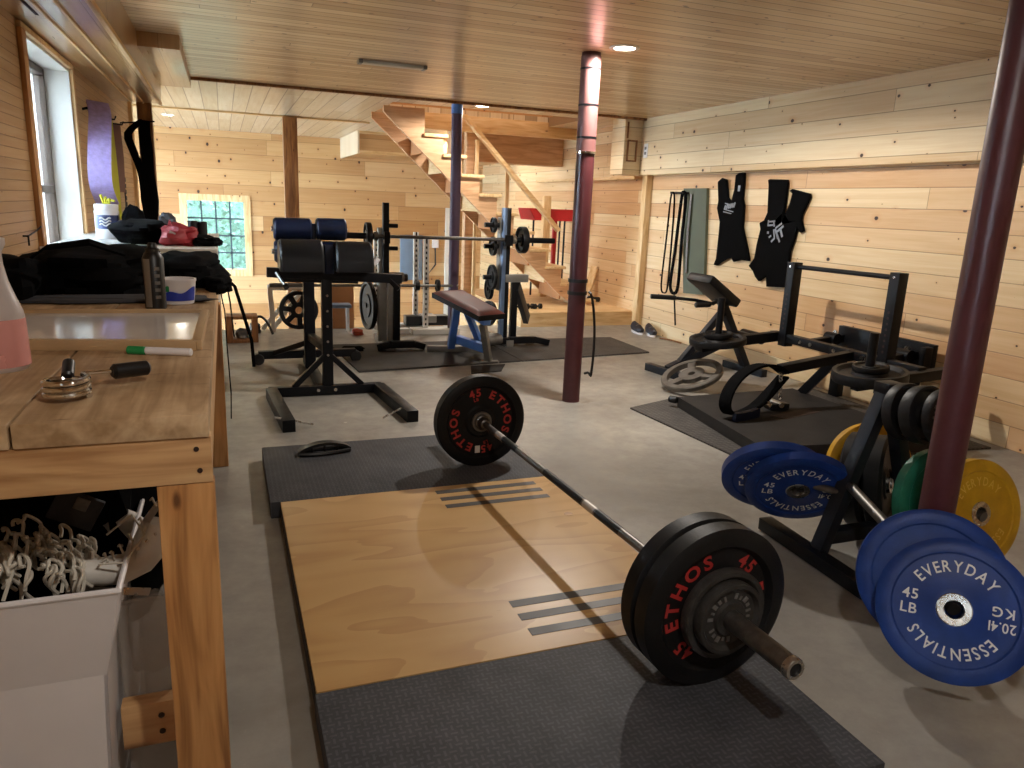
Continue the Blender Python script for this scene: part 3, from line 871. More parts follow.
# small white sticker on the far plate
n, ex, ey = basis(D)
c = A(0)+D*.0016+ex*-.026*0+ex*-.055*0-ey*.145
st = MB(); cc = A(-.018)+D*.0015; cc = cc - ey*.135 - ex*.015
st.obox(cc+D*.002, (.024, .034, .003), Matrix((ex, ey, D)).transposed()); st.build('sticker', M['white_paint'], bpy.data.objects['bumper_plate'])

# ------------------------------------------------------------------ plate tree
t = thing('plate_tree', 'black A frame plate tree loaded with coloured bumper plates beside the oxblood post', 'weight rack', (2.27, 2.0, 0))
TY = 2.0
ob = MB().bar((2.045, TY, .03), (2.262, TY, .66), .045, .055, (0, 1, 0)).build('leg', M['grey_steel'], t)
MB().bar((2.52, TY, .03), (2.288, TY, .66), .045, .055, (0, 1, 0)).build('leg', M['grey_steel'], t)
MB().bar((2.045, 2.30, .03), (1.995, 1.55, .03), .06, .05).build('foot_bar', M['black_steel'], t)
MB().bar((2.52, 2.30, .03), (2.52, 1.60, .03), .06, .05).build('foot_bar', M['black_steel'], t)
MB().bar((2.075, TY, .10), (2.49, TY, .10), .05, .05).build('cross_bar', M['grey_steel'], t)
MB().box((2.235, TY-.035, .64), (2.315, TY+.035, .69), .004).build('apex_cap', M['grey_steel'], t)
NR_ = (-.678, -.565, .471)
def peg(a, b, r=.018): return MB().cyl(a, b, r, seg=18).build('peg', M['dull_steel'], t)
peg((2.13, 1.97, .305), (1.90, 1.44, .275)); MB().cyl((1.875, 1.405, .258), V((1.828, 1.283, .235))+V(NR_).normalized()*.022, .018, seg=18).build('peg', M['iron'], t); peg((2.12, 2.0, .27), (2.02, 2.24, .262), .014)
peg((2.44, 1.97, .29), (2.437, 1.668, .275)); peg((2.44, 2.03, .29), (2.58, 2.36, .235))
peg((2.275, 1.97, .60), (2.296, 1.70, .615)); NR = (-.678, -.565, .471)
bumper('blue bumper plate with white lettering in the right foreground, the front one of its pair', (1.828, 1.283, .235), NR, .197, .055, 'plate_blue', 'blue', roll=2)
bumper('blue bumper plate leaning behind the white lettered one in the right foreground', (1.866, 1.395, .268), (-.66, -.66, .355), .2, .055, 'plate_blue', 'blue', letters=False)
NL = (-.427, -.712, -.558)
bumper('dark blue bumper plate tilted left of the plate tree, front one with white lettering', (2.044, 2.145, .248), NL, .2, .05, 'plate_blue', 'blue', roll=0)
bumper('dark blue bumper plate tilted left of the plate tree, the back one of the two', (1.99, 2.225, .268), NL, .2, .05, 'plate_blue', 'blue', roll=10)
bumper('yellow bumper plate facing the camera at the right edge behind the oxblood post', (2.436, 1.70, .278), (-.06, -.968, .243), .1935, .05, 'plate_yellow', 'blue')
bumper('green bumper plate behind the yellow one on the plate tree', (2.375, 1.80, .285), (-.06, -.968, .243), .197, .05, 'plate_green', 'blue', letters=False)
bumper('yellow bumper plate on the far side of the plate tree behind its black leg', (2.60, 2.33, .22), (-.3, -.93, .15), .19, .05, 'plate_yellow', 'blue', letters=False)
bumper('black bumper plate seen nearly edge on in the middle of the plate tree', (2.43, 2.10, .245), (.52, -.85, .15), .19, .07, 'plate_rubber', 'ethos', letters=False)
bumper('second black bumper plate edge on behind the first in the plate tree', (2.39, 2.18, .235), (.52, -.85, .15), .19, .07, 'plate_rubber', 'ethos', letters=False)
NS = (.05, -.97, .2)
iron_plate('outermost of three iron plates on the top peg of the plate tree', (2.300, 1.775, .615), NS, .100, .035, mat='iron', letters=True)
iron_plate('middle one of three black iron plates on the top peg of the plate tree', (2.29, 1.85, .605), NS, .105, .045)
iron_plate('innermost of three black iron plates on the top peg of the plate tree', (2.285, 1.92, .597), NS, .105, .04)
# ------------------------------------------------------------------ workbench on the left
ZT = .905
bt = {k: lumber('worn plank '+k, 1, ('#c6aa86', '#b69874', '#9c7e5a'), .5, dirt=.85, knots=.5, grain=.7) for k in ('a',)}
t = thing('workbench', 'heavy timber workbench with a worn plank top along the left wall', 'workbench', (-.42, 2.6, 0))
for (a, b) in ((-.328, -.040), (-.622, -.332), (-.792, -.626)):
    MB().box((a, 1.315, ZT-.042), (b, 3.96, ZT), .004).build('top_plank', bt['a'], t)
ap = MB().box((-.79, 1.32, ZT-.125), (-.038, 1.358, ZT-.0425), .003).build('front_apron', M['bench_x'], t)
for (x, z) in ((-.062, .842), (-.058, .803)):
    MB().cyl((x, 1.3185, z), (x, 1.33, z), .0045, seg=12).build('screw_hole', M['knot'], ap)
MB().box((-.078, 1.36, ZT-.125), (-.040, 3.95, ZT-.0425), .003).build('side_apron', M['bench_y'], t)
MB().box((-.128, 1.322, 0), (-.036, 1.36, ZT-.126), .003).build('leg', M['bench_z'], t)
MB().box((-.115, 3.62, 0), (-.032, 3.70, ZT-.126), .003).build('leg', M['bench_z'], t)
MB().box((-.79, 1.322, 0), (-.70, 1.36, ZT-.126), .003).build('leg', M['bench_z'], t)
MB().box((-.79, 3.62, 0), (-.70, 3.70, ZT-.126), .003).build('leg', M['bench_z'], t)
s_ = MB().box((-.238, 1.47, .165), (-.128, 1.508, .262), .003).build('stretcher', M['bench_x'], t)
for z in (.195, .232):
    MB().cyl((-.165, 1.468, z), (-.165, 1.48, z), .006, seg=12).build('screw_hole', M['knot'], s_)
MB().box((-.125, 1.36, .16), (-.09, 3.62, .25), .003).build('side_rail', M['bench_y'], t)

# white cabinet beyond the bench
t = thing('cabinet', 'white cabinet with a pale top at the far end of the workbench', 'cabinet', (-.4, 4.8, 0))
MB().box((-.79, 4.02, 0), (-.045, 5.6, .97), .004).build('body', M['white_paint'], t)
MB().box((-.795, 4.0, .975), (-.035, 5.62, 1.0), .004).build('top', M['white_paint'], t)
for z in (.55, .78):
    d = MB().box((-.76, 4.008, z), (-.06, 4.0199, z+.17), .003).build('drawer', M['white_paint'], t)
    MB().box((-.45, 3.995, z+.08), (-.36, 4.0079, z+.09), .002).build('handle', M['steel'], d)

# spray bottle with pink liquid
bx, by = -.478, 1.74
t = thing('spray_bottle', 'milky plastic bottle half full of pink liquid at the left edge of the workbench', 'bottle', (bx, by, ZT))
def oval(rings, cx, cy, seg=36, ax=1.0, ay=.62):
    m = MB(); m.rings((0, 0, 0), (0, 0, 1), rings, seg)
    m.v = [V((p.x*ax+cx, p.y*ay+cy, p.z)) for p in m.v]; return m
oval([(ZT, .088), (ZT+.01, .096), (ZT+.105, .094), (ZT+.12, .092), (ZT+.145, .083), (ZT+.18, .072), (ZT+.21, .067), (ZT+.235, .066), (ZT+.25, .074), (ZT+.262, .074), (ZT+.265, .05), (ZT+.31, .04), (ZT+.33, .045)], bx, by).build('bottle_body', M['bottle_plastic'], t)
oval([(ZT+.001, .0885), (ZT+.011, .0968), (ZT+.105, .0948)], bx, by).build('pink_liquid', M['pink'], t)
lb = MB(); lb.grid(lambda u, v: V((bx+.0975*sin((u-.6)*1.5), by-.0975*.62*cos((u-.6)*1.5)-.001, ZT+.03+.065*v)), 14, 2); 
ob = lb.build('paper_label', M['white_plastic'], t)
bc = MB()
random.seed(5)
for k in range(9):
    a = .18+.018*k; bc.obox((bx+.0985*sin(a), by-.0985*.62*cos(a)-.002, ZT+.045), (.0012+.0012*(k % 3 == 0), .001, .016))
bc.build('barcode', M['black_plastic'], ob)

# framed glossy board lying on the bench
t = thing('framed_board', 'glossy white board in a wooden frame lying flat on the workbench', 'board', (-.3, 2.15, ZT))
P0, P1, P2, P3 = V((-.70, 1.99, 0)), V((-.073, 1.885, 0)), V((-.066, 2.40, 0)), V((-.72, 2.44, 0))
def fr_(a, b, nm='frame_rail'):
    a = V((a.x, a.y, ZT+.0125)); b = V((b.x, b.y, ZT+.0125)); return MB().bar(a, b, .022, .025).build(nm, M['frame_wood'], t)
fr_(P0, P1); fr_(P1, P2); fr_(P3, P2); fr_(P0, P3)
MB().prism([V((p.x, p.y, ZT+.001)) for p in (P0, P1, P2, P3)], (0, 0, .015)).build('white_panel', M['whiteboard'], t)
# marker
t = thing('marker', 'white marker pen with a green cap lying in front of the framed board', 'marker', (-.14, 1.80, ZT))
a = V((-.082, 1.812, ZT+.0095)); b = V((-.218, 1.862, ZT+.0095)); d = (b-a)
MB().cyl(a, a+d*.72, .009, seg=16, bev=.002).build('barrel', M['white_plastic'], t)
MB().cyl(a+d*.72, b, .0098, seg=16, bev=.002).build('cap', M['green'], t)
# hand gripper
gx, gy = -.272, 1.462
t = thing('hand_gripper', 'steel coil hand gripper with two black handles on the bench planks', 'hand gripper', (gx, gy, ZT))
pts = []
for k in range(70):
    a = 2*pi*k/22; pts.append((gx+.034*cos(a), gy+.034*sin(a), ZT+.006+.0105*k/22))
MB().tube(pts, .0052, 10).build('coil_spring', M['chrome'], t)
MB().tube([V(pts[-1]), V((gx+.02, gy+.055, ZT+.034)), V((gx+.075, gy+.085, ZT+.03))], .0038, 8).build('wire_arm', M['chrome'], t)
MB().cyl((gx+.062, gy+.078, ZT+.030), (gx+.122, gy+.115, ZT+.028), .0145, seg=18, bev=.005).build('handle_grip', M['black_plastic'], t)
MB().tube([V(pts[0]), V((gx+.005, gy+.04, ZT+.02))], .0038, 8).build('wire_arm', M['chrome'], t)
MB().cyl((gx-.002, gy+.028, ZT+.034), (gx-.006, gy+.075, ZT+.052), .0105, seg=18, bev=.004).build('handle_grip', M['black_plastic'], t)
# spray can
cx, cy = -.213, 2.60
t = thing('spray_can', 'black and silver can standing before the black bags on the workbench', 'can', (cx, cy, ZT))
MB().rings((cx, cy, ZT), (0, 0, 1), [(0, .028), (.004, .031), (.16, .031), (.175, .024), (.178, .022)], 28).build('can_body', M['black_plastic'], t)
MB().grid(lambda u, v: V((cx+.0316*sin(-1.0+.75*u), cy-.0316*cos(-1.0+.75*u), ZT+.008+.15*v)), 8, 1).build('silver_band', M['silver'], t)
lt = MB()
for k in range(5): lt.obox((cx+.0318*sin(.35), cy-.0318*cos(.35), ZT+.04+.022*k), (.016, .002, .010), Matrix.Rotation(.35, 3, 'Z'))
lt.build('grey_print', M['letter_grey'], t)
MB().rings((cx, cy, ZT+.176), (0, 0, 1), [(0, .020), (.012, .020), (.016, .014), (.03, .012)], 20).build('nozzle_cap', M['black_plastic'], t)
# tub
cx, cy = -.155, 2.72
t = thing('plastic_tub', 'small white tub with a blue label on the workbench beside the can', 'tub', (cx, cy, ZT))
MB().rings((cx, cy, ZT), (0, 0, 1), [(0, .046), (.003, .050), (.075, .058), (.078, .060), (.084, .060), (.084, .054), (.01, .047)], 32).build('tub_body', M['white_plastic'], t)
MB().grid(lambda u, v: V((cx+(.0535+.004*v)*sin(-.75+2.0*u), cy-(.0535+.004*v)*cos(-.75+2.0*u), ZT+.014+(.022+.02*u+.006*sin(u*9))*v)), 18, 3).build('blue_label', M['blue_label'], t)
MB().grid(lambda u, v: V((cx+.0565*sin(-.8+.4*u), cy-.0565*cos(-.8+.4*u), ZT+.044+.02*v)), 4, 1).build('green_mark', M['green'], t)

# soft goods
def blob(c, s, seed, lump=.25, seg=28, ring=18, flat=True, rotz=0.0, freq=1.6):
    m = MB(); m.sphere((0, 0, 0), 1.0, seg, ring)
    out = []
    for p in m.v:
        q = p.normalized(); nz = noise.noise(V((q.x*freq+seed*3.1, q.y*freq-seed, q.z*freq+seed*.7))) + .45*noise.noise(V((q.x*4+seed, q.y*4, q.z*4-seed)))
        r = 1+lump*nz
        # squarer than a ball
        e = V([math.copysign(abs(x)**.75, x) for x in q])
        e = e*r
        x, y, z = e.x*s[0], e.y*s[1], e.z*s[2]
        ca, sa = cos(rotz), sin(rotz)
        x, y = x*ca-y*sa, x*sa+y*ca
        z = max(z, -s[2]*.72) if flat else z
        out.append(V((c[0]+x, c[1]+y, c[2]+z+s[2]*.72)))
    m.v = out; return m
t = thing('gear_bag', 'big black gear bag slumped over the middle of the workbench', 'bag', (-.42, 3.2, ZT))
blob((-.45, 3.20, ZT), (.24, .34, .088), 1.3, .3).build('bag_body', M['black_fabric'], t)
MB().tube([(-.62, 2.95, ZT+.12), (-.55, 2.85, ZT+.17), (-.42, 2.84, ZT+.19), (-.33, 2.92, ZT+.15)], .012, 8, flat=(.03, .008, (0, 1, 0))).build('carry_strap', M['black_fabric'], t)
t = thing('gear_bag', 'low black gear bag under the window on the workbench, leftmost', 'bag', (-.66, 2.95, ZT))
blob((-.665, 2.98, ZT), (.115, .26, .075), 4.2, .25).build('bag_body', M['black_fabric'], t)
MB().box((-.72, 2.80, ZT+.09), (-.62, 3.05, ZT+.115), .008).build('top_flap', M['grey_fabric'], t)
t = thing('gear_bag', 'black bag at the right edge of the workbench with straps hanging down', 'bag', (-.15, 3.4, ZT))
blob((-.15, 3.42, ZT), (.14, .30, .066), 7.7, .3).build('bag_body', M['black_fabric'], t)
blob((-.035, 3.15, ZT-.01), (.05, .12, .035), 2.2, .3).build('hanging_flap', M['black_fabric'], t)
MB().tube([(-.03, 3.10, ZT+.03), (-.012, 3.08, ZT-.08), (-.010, 3.07, ZT-.22), (-.004, 3.05, ZT-.40), (-.008, 3.03, ZT-.50)], .01, flat=(.022, .004, (0, 1, 0))).build('webbing_strap', M['black_fabric'], t)
MB().tube([(-.02, 3.22, ZT+.05), (.03, 3.22, ZT), (.055, 3.21, ZT-.10), (.085, 3.20, ZT-.22), (.09, 3.20, ZT-.33)], .007, 8).build('cord', M['black_fabric'], t)
MB().tube([(-.03, 3.5, ZT+.05), (-.005, 3.52, ZT+.01), (.01, 3.5, ZT-.1), (.02, 3.47, ZT-.25)], .009, 8, flat=(.02, .004, (0, 1, 0))).build('webbing_strap', M['black_fabric'], t)
o = blob((-.38, 2.78, ZT), (.30, .07, .012), 9.1, .3).build('towel', M['grey_fabric']); tag(o, 'dark grey cloth lying flat before the black bags on the bench', 'towel')
# gear on the white cabinet
ZC2 = 1.0
o = blob((-.40, 4.45, ZC2), (.13, .22, .07), 3.3, .3).build('gear_bag', M['black_fabric']); tag(o, 'rounded black bag on top of the white cabinet by the wipes tub', 'bag')
o = blob((-.47, 4.75, ZC2), (.06, .08, .10), 4.4, .25).build('rolled_towel', M['black_fabric']); tag(o, 'round dark bundle behind the black bag on the white cabinet, left', 'bundle')
o = blob((-.30, 4.78, ZC2), (.05, .08, .085), 8.8, .25).build('rolled_towel', M['grey_fabric']); tag(o, 'round dark grey bundle on the white cabinet just behind the red bag', 'bundle')
t = thing('gym_bag', 'small red bag on top of the white cabinet', 'bag', (-.2, 4.3, ZC2))
m = blob((-.215, 4.30, ZC2), (.085, .13, .06), 5.5, .35); m.build('bag_body', M['red_fabric'], t)
MB().prism([V((-.29, 4.25, ZC2+.03)), V((-.22, 4.22, ZC2+.05)), V((-.26, 4.24, ZC2+.13))], (0, .05, 0)).build('corner_flap', M['red_fabric'], t)
MB().obox((-.245, 4.168, ZC2+.065), (.03, .003, .016), Matrix.Rotation(.5, 3, 'Y')).build('white_mark', M['letter_white'], t)
o = blob((-.095, 4.30, ZC2), (.075, .12, .028), 6.1, .3).build('cap_hat', M['black_fabric']); tag(o, 'flat black cap at the right corner of the white cabinet', 'cap')
t = thing('thermos', 'pair of short black cylinders joined, standing behind the red bag', 'bottle', (-.15, 4.65, ZC2))
MB().cyl((-.165, 4.65, ZC2), (-.165, 4.65, ZC2+.115), .026, seg=20, bev=.004).build('canister', M['black_plastic'], t)
MB().cyl((-.115, 4.66, ZC2), (-.115, 4.66, ZC2+.11), .026, seg=20, bev=.004).build('canister', M['black_plastic'], t)
t = thing('wipes_tub', 'white wipes canister with a navy label on the cabinet by the wall', 'canister', (-.68, 4.9, ZC2))
cx, cy = -.60, 4.72
MB().rings((cx, cy, ZC2), (0, 0, 1), [(0, .058), (.005, .062), (.15, .062), (.155, .058), (.165, .06), (.185, .06), (.188, .05)], 28).build('canister_body', M['white_plastic'], t)
MB().grid(lambda u, v: V((cx+.0628*sin(-1.2+2.4*u), cy-.0628*cos(-1.2+2.4*u), ZC2+.055+.075*v)), 16, 1).build('navy_label', M['navy_label'], t)
m = MB()
for k in range(3): m.tube([V((cx+.064*sin(-.5+.1*j), cy-.064*cos(-.5+.1*j), ZC2+.078+.016*k+.006*sin(j))) for j in range(10)], .004, 6)
m.build('white_script', M['letter_white'], t)
ye = MB()
for k in range(4): ye.tube([(cx-.01+.008*k, cy, ZC2+.185), (cx-.015+.012*k, cy-.01, ZC2+.21), (cx+.022*k-.02, cy-.02, ZC2+.235-.01*k)], .007, 6)
o = ye.build('yellow_cloth', M['yellow_band']); tag(o, 'yellow green cloth strips sprouting above the wipes canister', 'cloth')
# black straps hanging on the timber post
m = MB()
for k in range(8):
    dx = -.055+.015*k; fan = -.07 if k < 3 else 0
    m.tube(smooth([(-.575+dx*.5, 7.18, 1.83), (-.60+dx+fan*.9, 7.15, 1.72), (-.590+dx+fan*.6, 7.14, 1.58), (-.585+dx*.9, 7.13, 1.40), (-.575+dx*.9+.012*sin(k*2.1), 7.13, 1.18), (-.575+dx*.6, 7.13, 1.0), (-.58+dx*.8, 7.13, .90)], 3), .01, flat=(.030, .012, (1, .3, 0)))
o = m.build('strap_bundle', M['black_fabric']); tag(o, 'bundle of black straps hanging on the timber post beyond the bench', 'straps')
MB().tube([(-.76, 7.18, 1.80), (-.50, 7.185, 1.83)], .006, 8).build('hanging_rod', M['black_steel'], o)
# bands hanging on the left wall
t = thing('wall_hook', 'dark wire hook rail on the left wall holding the purple band', 'hook', (XL, 6.2, 1.75))
MB().tube([(XL, 5.6, 1.75), (XL+.03, 5.6, 1.76), (XL+.03, 6.9, 1.76), (XL, 6.9, 1.75)], .008, 8).build('rail', M['black_steel'], t)
for y in (5.75, 6.3, 6.75):
    MB().tube([(XL+.03, y, 1.76), (XL+.10, y, 1.755), (XL+.11, y, 1.78)], .006, 8).build('hook', M['black_steel'], t)
o = MB().tube(smooth([(XL+.085, 5.62, 1.80), (XL+.11, 5.50, 1.72), (XL+.12, 5.32, 1.57), (XL+.12, 5.22, 1.42), (XL+.115, 5.24, 1.30), (XL+.11, 5.40, 1.22), (XL+.10, 5.62, 1.17)], 5), .01, flat=(.125, .012, (1, .45, 0))).build('lifting_band', M['purple_band'])
tag(o, 'wide purple lifting belt hanging on the left wall past the window', 'belt')
o = MB().tube([(XL+.06, 6.28, 1.75), (XL+.07, 6.26, 1.5), (XL+.075, 6.26, 1.25), (XL+.07, 6.30, 1.05)], .01, flat=(.06, .008, (1, .8, 0))).build('lifting_band', M['yellow_band'])
tag(o, 'yellow band hanging behind the purple one on the left wall', 'band')
o = MB().tube([(XL+.07, 6.55, 1.74), (XL+.08, 6.52, 1.5), (XL+.075, 6.50, 1.25)], .01, flat=(.085, .008, (1, .8, 0))).build('lifting_band', M['mauve_band'])
tag(o, 'brownish mauve band hanging right of the purple one on the left wall', 'band')
m = MB(); m.tube([(XL+.03, 7.25, 1.66), (XL+.03, 7.25, 1.05)], .006, 6); 
for k in range(6): m.obox((XL+.035, 7.25, 1.35-.05*k), (.012, .05, .035), None, .004)
o = m.build('chain_strap', M['grey_fabric']); tag(o, 'thin grey strap with loops hanging near the end of the left wall', 'strap')
MBk = MB().tube([(XL+.0, 3.74, 1.06), (XL+.02, 3.74, 1.06), (XL+.02, 3.9, 1.075), (XL+.02, 4.0, 1.09)], .004, 6)
MBk.tube([(XL+.02, 3.74, 1.06), (XL+.02, 3.74, 1.02)], .004, 6)
o = MBk.build('hex_key', M['black_steel']); tag(o, 'bent thin black wire key hung on the left wall beside the window', 'hex key')

# bins under the bench
t = thing('storage_bin', 'white plastic bin full of skates and laces under the workbench front', 'bin', (-.5, 1.65, 0))
def wallq(a, b, c, d, th): 
    m = MB(); n = (V(b)-V(a)).cross(V(d)-V(a)).normalized()*th
    m.prism([a, b, c, d], n); return m
zr, zm = .575, .385
b_ = MB()
b_.prism([(-.78, 1.36, zr), (-.205, 1.36, zr), (-.243, 1.405, zm), (-.78, 1.405, zm)], (0, .006, 0))
b_.tube([(-.78, 1.362, zr), (-.205, 1.362, zr), (-.205, 2.0, zr)], .006, 8)
b_.prism([(-.205, 1.362, zr), (-.205, 2.0, zr), (-.243, 1.96, zm), (-.243, 1.405, zm)], (-.006, 0, 0))
b_.build('flared_rim', M['white_plastic'], t)
b_ = MB(); b_.prism([(-.78, 1.405, zm), (-.243, 1.405, zm), (-.262, 1.43, 0.0), (-.78, 1.43, 0.0)], (0, .006, 0))
b_.prism([(-.243, 1.405, zm), (-.243, 1.96, zm), (-.262, 1.94, 0.0), (-.262, 1.43, 0.0)], (-.006, 0, 0)); b_.box((-.78, 1.43, 0), (-.262, 1.94, .006))
b_.box((-.78, 1.94, 0), (-.262, 1.946, zr))
b_.build('bin_body', M['white_plastic'], t)
m = MB(); x0, x1, y0, y1, z1 = -.236, -.135, 1.515, 1.84, .47
for (a, b) in (((x0, y0, .002), (x1, y0+.004, z1)), ((x0, y1-.004, .002), (x1, y1, z1)), ((x0, y0, .002), (x0+.004, y1, z1)), ((x1-.004, y0, .002), (x1, y1, z1)), ((x0, y0, 0), (x1, y1, .004))): m.box(a, b)
m.tube([(x0, y0, z1), (x1, y0, z1), (x1, y1, z1), (x0, y1, z1)], .006, 8, closed=True)
o = m.build('clear_bin', M['clear_plastic']); tag(o, 'narrow clear plastic bin between the white bin and the bench leg', 'bin')
# skates
def boot(c, yaw, tilt, label, sc=1.0):
    t = thing('ice_skate', label, 'skate', c)
    secs = []   # foot sections from toe to heel, then the shaft
    m = MB()
    path = [(.13, 0, .045, .034, .030), (.10, 0, .05, .044, .040), (.05, 0, .055, .044, .045), (0, 0, .065, .042, .05), (-.04, 0, .09, .042, .055), (-.065, 0, .13, .042, .052), (-.07, 0, .18, .046, .050), (-.075, 0, .23, .052, .052)]
    n_ = 16; vs = []
    for i, (x, y, z, w, h) in enumerate(path):
        a = path[max(i-1, 0)]; b = path[min(i+1, len(path)-1)]
        d = V((b[0]-a[0], 0, b[2]-a[2])).normalized(); up = V((-d.z, 0, d.x))
        if up.z < 0 and i < 4: up = -up
        if i >= 4: up = V((abs(d.z), 0, abs(d.x)*.4)).normalized()
        for k in range(n_):
            q = 2*pi*k/n_; vs.append(V((x, y, z)) + V((0, 1, 0))*cos(q)*w + up*sin(q)*h)
    fs = []
    for i in range(len(path)-1):
        for k in range(n_): fs.append([i*n_+k, i*n_+(k+1) % n_, (i+1)*n_+(k+1) % n_, (i+1)*n_+k])
    fs.append(list(range(n_)))
    m.add(vs, fs, True)
    R = Matrix.Translation(V(c)) @ Matrix.Rotation(yaw, 4, 'Z') @ Matrix.Rotation(tilt, 4, 'Y') @ Matrix.Scale(sc, 4)
    m.xform(R).build('boot', M['white_leather'], t)
    tg = MB(); tg.grid(lambda u, v: V((-.02+.012*v-.05*v*v, (u-.5)*.075*(1-.35*v), .11+.19*v)), 6, 8); tg.xform(R).build('tongue', M['white_leather'], t)
    lc = MB()
    for k in range(6):
        x = .055-.018*k; z = .098+.022*k*k*.35
        lc.tube([(x, -.03, z), (x+.008, 0, z+.016), (x, .03, z)], .0035, 6)
    lc.tube([(.06, .02, .105), (.09, .06, .10), (.03, .09, .12), (-.02, .05, .2), (0, -.05, .23), (.05, -.07, .15)], .0035, 6)
    lc.xform(R).build('laces', M['rope'], t)
    ey_ = MB()
    for k in range(5):
        for sd in (-1, 1):
            ey_.rings((.045-.02*k-.02, .043*sd, .10+.026*k), (0, sd, 0), [(0, .006), (.003, .006)], 10)
    ey_.xform(R).build('eyelets', M['steel'], t)
    bl = MB().box((-.11, -.002, -.02), (.14, .002, .005)); bl.xform(R).build('blade', M['steel'], t)
    return t
boot((-.235, 1.52, .50), radians(200), radians(-20), 'scuffed white skate with its tongue sticking up in the bin, front one', .62)
boot((-.225, 1.70, .50), radians(200), radians(-62), 'white skate with shiny eyelets lying on its side next to the bench leg', .6)
boot((-.26, 1.86, .52), radians(190), radians(-60), 'white skate behind the others under the bench', .6)
random.seed(11)
m = MB()
for k in range(75):
    x = random.uniform(-.43, -.27); y = random.uniform(1.44, 1.60); z = .545+.07*max(0, 1-abs(x+.38)/.1)*random.random()
    a = random.uniform(1.0, 2.3); L = random.uniform(.03, .07)
    pts = []
    for j in range(7):
        s = j/6; pts.append((x+cos(a)*L*(s-.5)*2*.5+.006*sin(9*s+k), y+.02*sin(5*s+k), z+.03*sin(pi*s)+.045*(s-.5)*sin(a)))
    m.tube(smooth(pts, 3), .0035, 6)
o = m.build('lace_pile', M['rope']); tag(o, 'tangled heap of white lacing in the white bin', 'laces', kind='stuff')
o = blob((-.40, 1.80, .30), (.22, .12, .28), 8.4, .25).build('duffel_bag', M['black_fabric']); tag(o, 'black bag in shadow behind the skates under the bench', 'bag')
o = MB().obox((-.315, 1.66, .62), (.09, .012, .07), Matrix.Rotation(.5, 3, 'Y'), .003).build('badge_flap', M['grey_fabric']); tag(o, 'dark grey fabric flap with a pale badge in the bin', 'fabric')
MB().obox((-.302, 1.652, .632), (.026, .003, .026), Matrix.Rotation(.5, 3, 'Y'), .001).build('badge', M['letter_grey'], o)
o = blob((-.185, 1.60, .28), (.045, .06, .09), 12.4, .2).build('clear_bag', M['clear_plastic']); tag(o, 'crumpled clear plastic bag behind the bench leg', 'bag')
# ------------------------------------------------------------------ roller pad bench (glute ham bench) left of centre
BS = M['black_steel']
t = thing('roller_bench', 'black steel bench with dark half round pads and navy rollers on a tall post', 'exercise machine', (.6, 5.1, 0))
MB().bar((.237, 4.87, .035), (.285, 4.10, .035), .07, .07).build('base_foot', BS, t)
MB().bar((.928, 4.87, .035), (.990, 4.14, .035), .07, .07).build('base_foot', BS, t)
MB().bar((.22, 4.895, .035), (.95, 4.895, .035), .06, .06).build('base_cross_bar', BS, t)
bo = MB()
for x in (.53, .64): MB().cyl((x, 4.858, .04), (x, 4.866, .04), .011, seg=12).build('bolt', M['steel'], t)
for (x, y) in ((.262, 4.16), (.985, 4.2)):
    MB().cyl((x-.05, y, .075), (x+.16 if x < .5 else x-.16, y+.01, .018), .006, seg=8).build('pull_pin', M['steel'], t)
MB().bar((.597, 4.905, .065), (.597, 4.905, .79), .065, .065, (0, 1, 0)).build('front_post', BS, t)
for z in (.27, .36, .46, .56, .66): MB().cyl((.597, 4.868, z), (.597, 4.874, z), .008, seg=10).build('bolt', M['steel'], t)
MB().bar((.585, 4.89, .27), (.375, 4.89, .06), .035, .035).build('brace', BS, t)
MB().bar((.61, 4.89, .27), (.82, 4.89, .06), .035, .035).build('brace', BS, t)
MB().bar((.56, 4.92, .04), (.56, 5.92, .04), .06, .06).build('spine', BS, t)
MB().bar((.20, 5.92, .075), (.94, 5.92, .075), .06, .06).build('rear_cross_bar', BS, t)
for x in (.20, .94): MB().cyl((x, 5.885, .045), (x, 5.955, .045), .045, seg=20, bev=.006).build('rear_foot', M['black_plastic'], t)
MB().bar((.54, 5.45, .065), (.54, 5.45, .80), .075, .075, (0, 1, 0)).build('rear_post', BS, t)
MB().bar((.53, 5.46, .25), (.32, 5.90, .09), .035, .035).build('brace', BS, t)
MB().bar((.54, 5.45, .30), (.597, 4.93, .30), .05, .05).build('link_bar', BS, t)
MB().bar((.235, 4.90, .805), (1.085, 4.90, .765), .055, .06).build('pad_rail', BS, t)
MB().bar((.31, 4.93, .77), (.80, 4.93, .76), .09, .05).build('pad_bracket', BS, t)
def halfpad(x0, x1, y0, y1, z0, z1, nm, mat):
    m = MB(); n = 18; prof = []
    for k in range(n+1):
        a = pi*k/n; prof.append((-(cos(a)), sin(a)**.8))
    sx = [x0, x0+.012, x1-.012, x1]; sc = [.93, 1, 1, .93]
    vs = []; fs = []
    for x, s in zip(sx, sc):
        for (u, w) in prof: vs.append(V((x, (y0+y1)/2+u*(y1-y0)/2*s, z0+w*(z1-z0)*s)))
    L = n+1
    for i in range(3):
        for k in range(n): fs.append([i*L+k, i*L+k+1, (i+1)*L+k+1, (i+1)*L+k])
        fs.append([i*L, i*L+n, (i+1)*L+n, (i+1)*L])
    m.add(vs, fs, True); m.add(vs[:L], [list(range(L))]); m.add(vs[-L:], [list(range(L))])
    return m.build(nm, mat, t)
ob = halfpad(.308, .572, 4.74, 5.02, .82, 1.012, 'thigh_pad', M['vinyl_black'])
ob = halfpad(.645, .878, 4.74, 5.02, .82, 1.005, 'thigh_pad', M['vinyl_black'])
MB().box((.585, 4.84, .80), (.64, 4.96, .98), .005).build('pad_plate', M['vinyl_navy'], t)
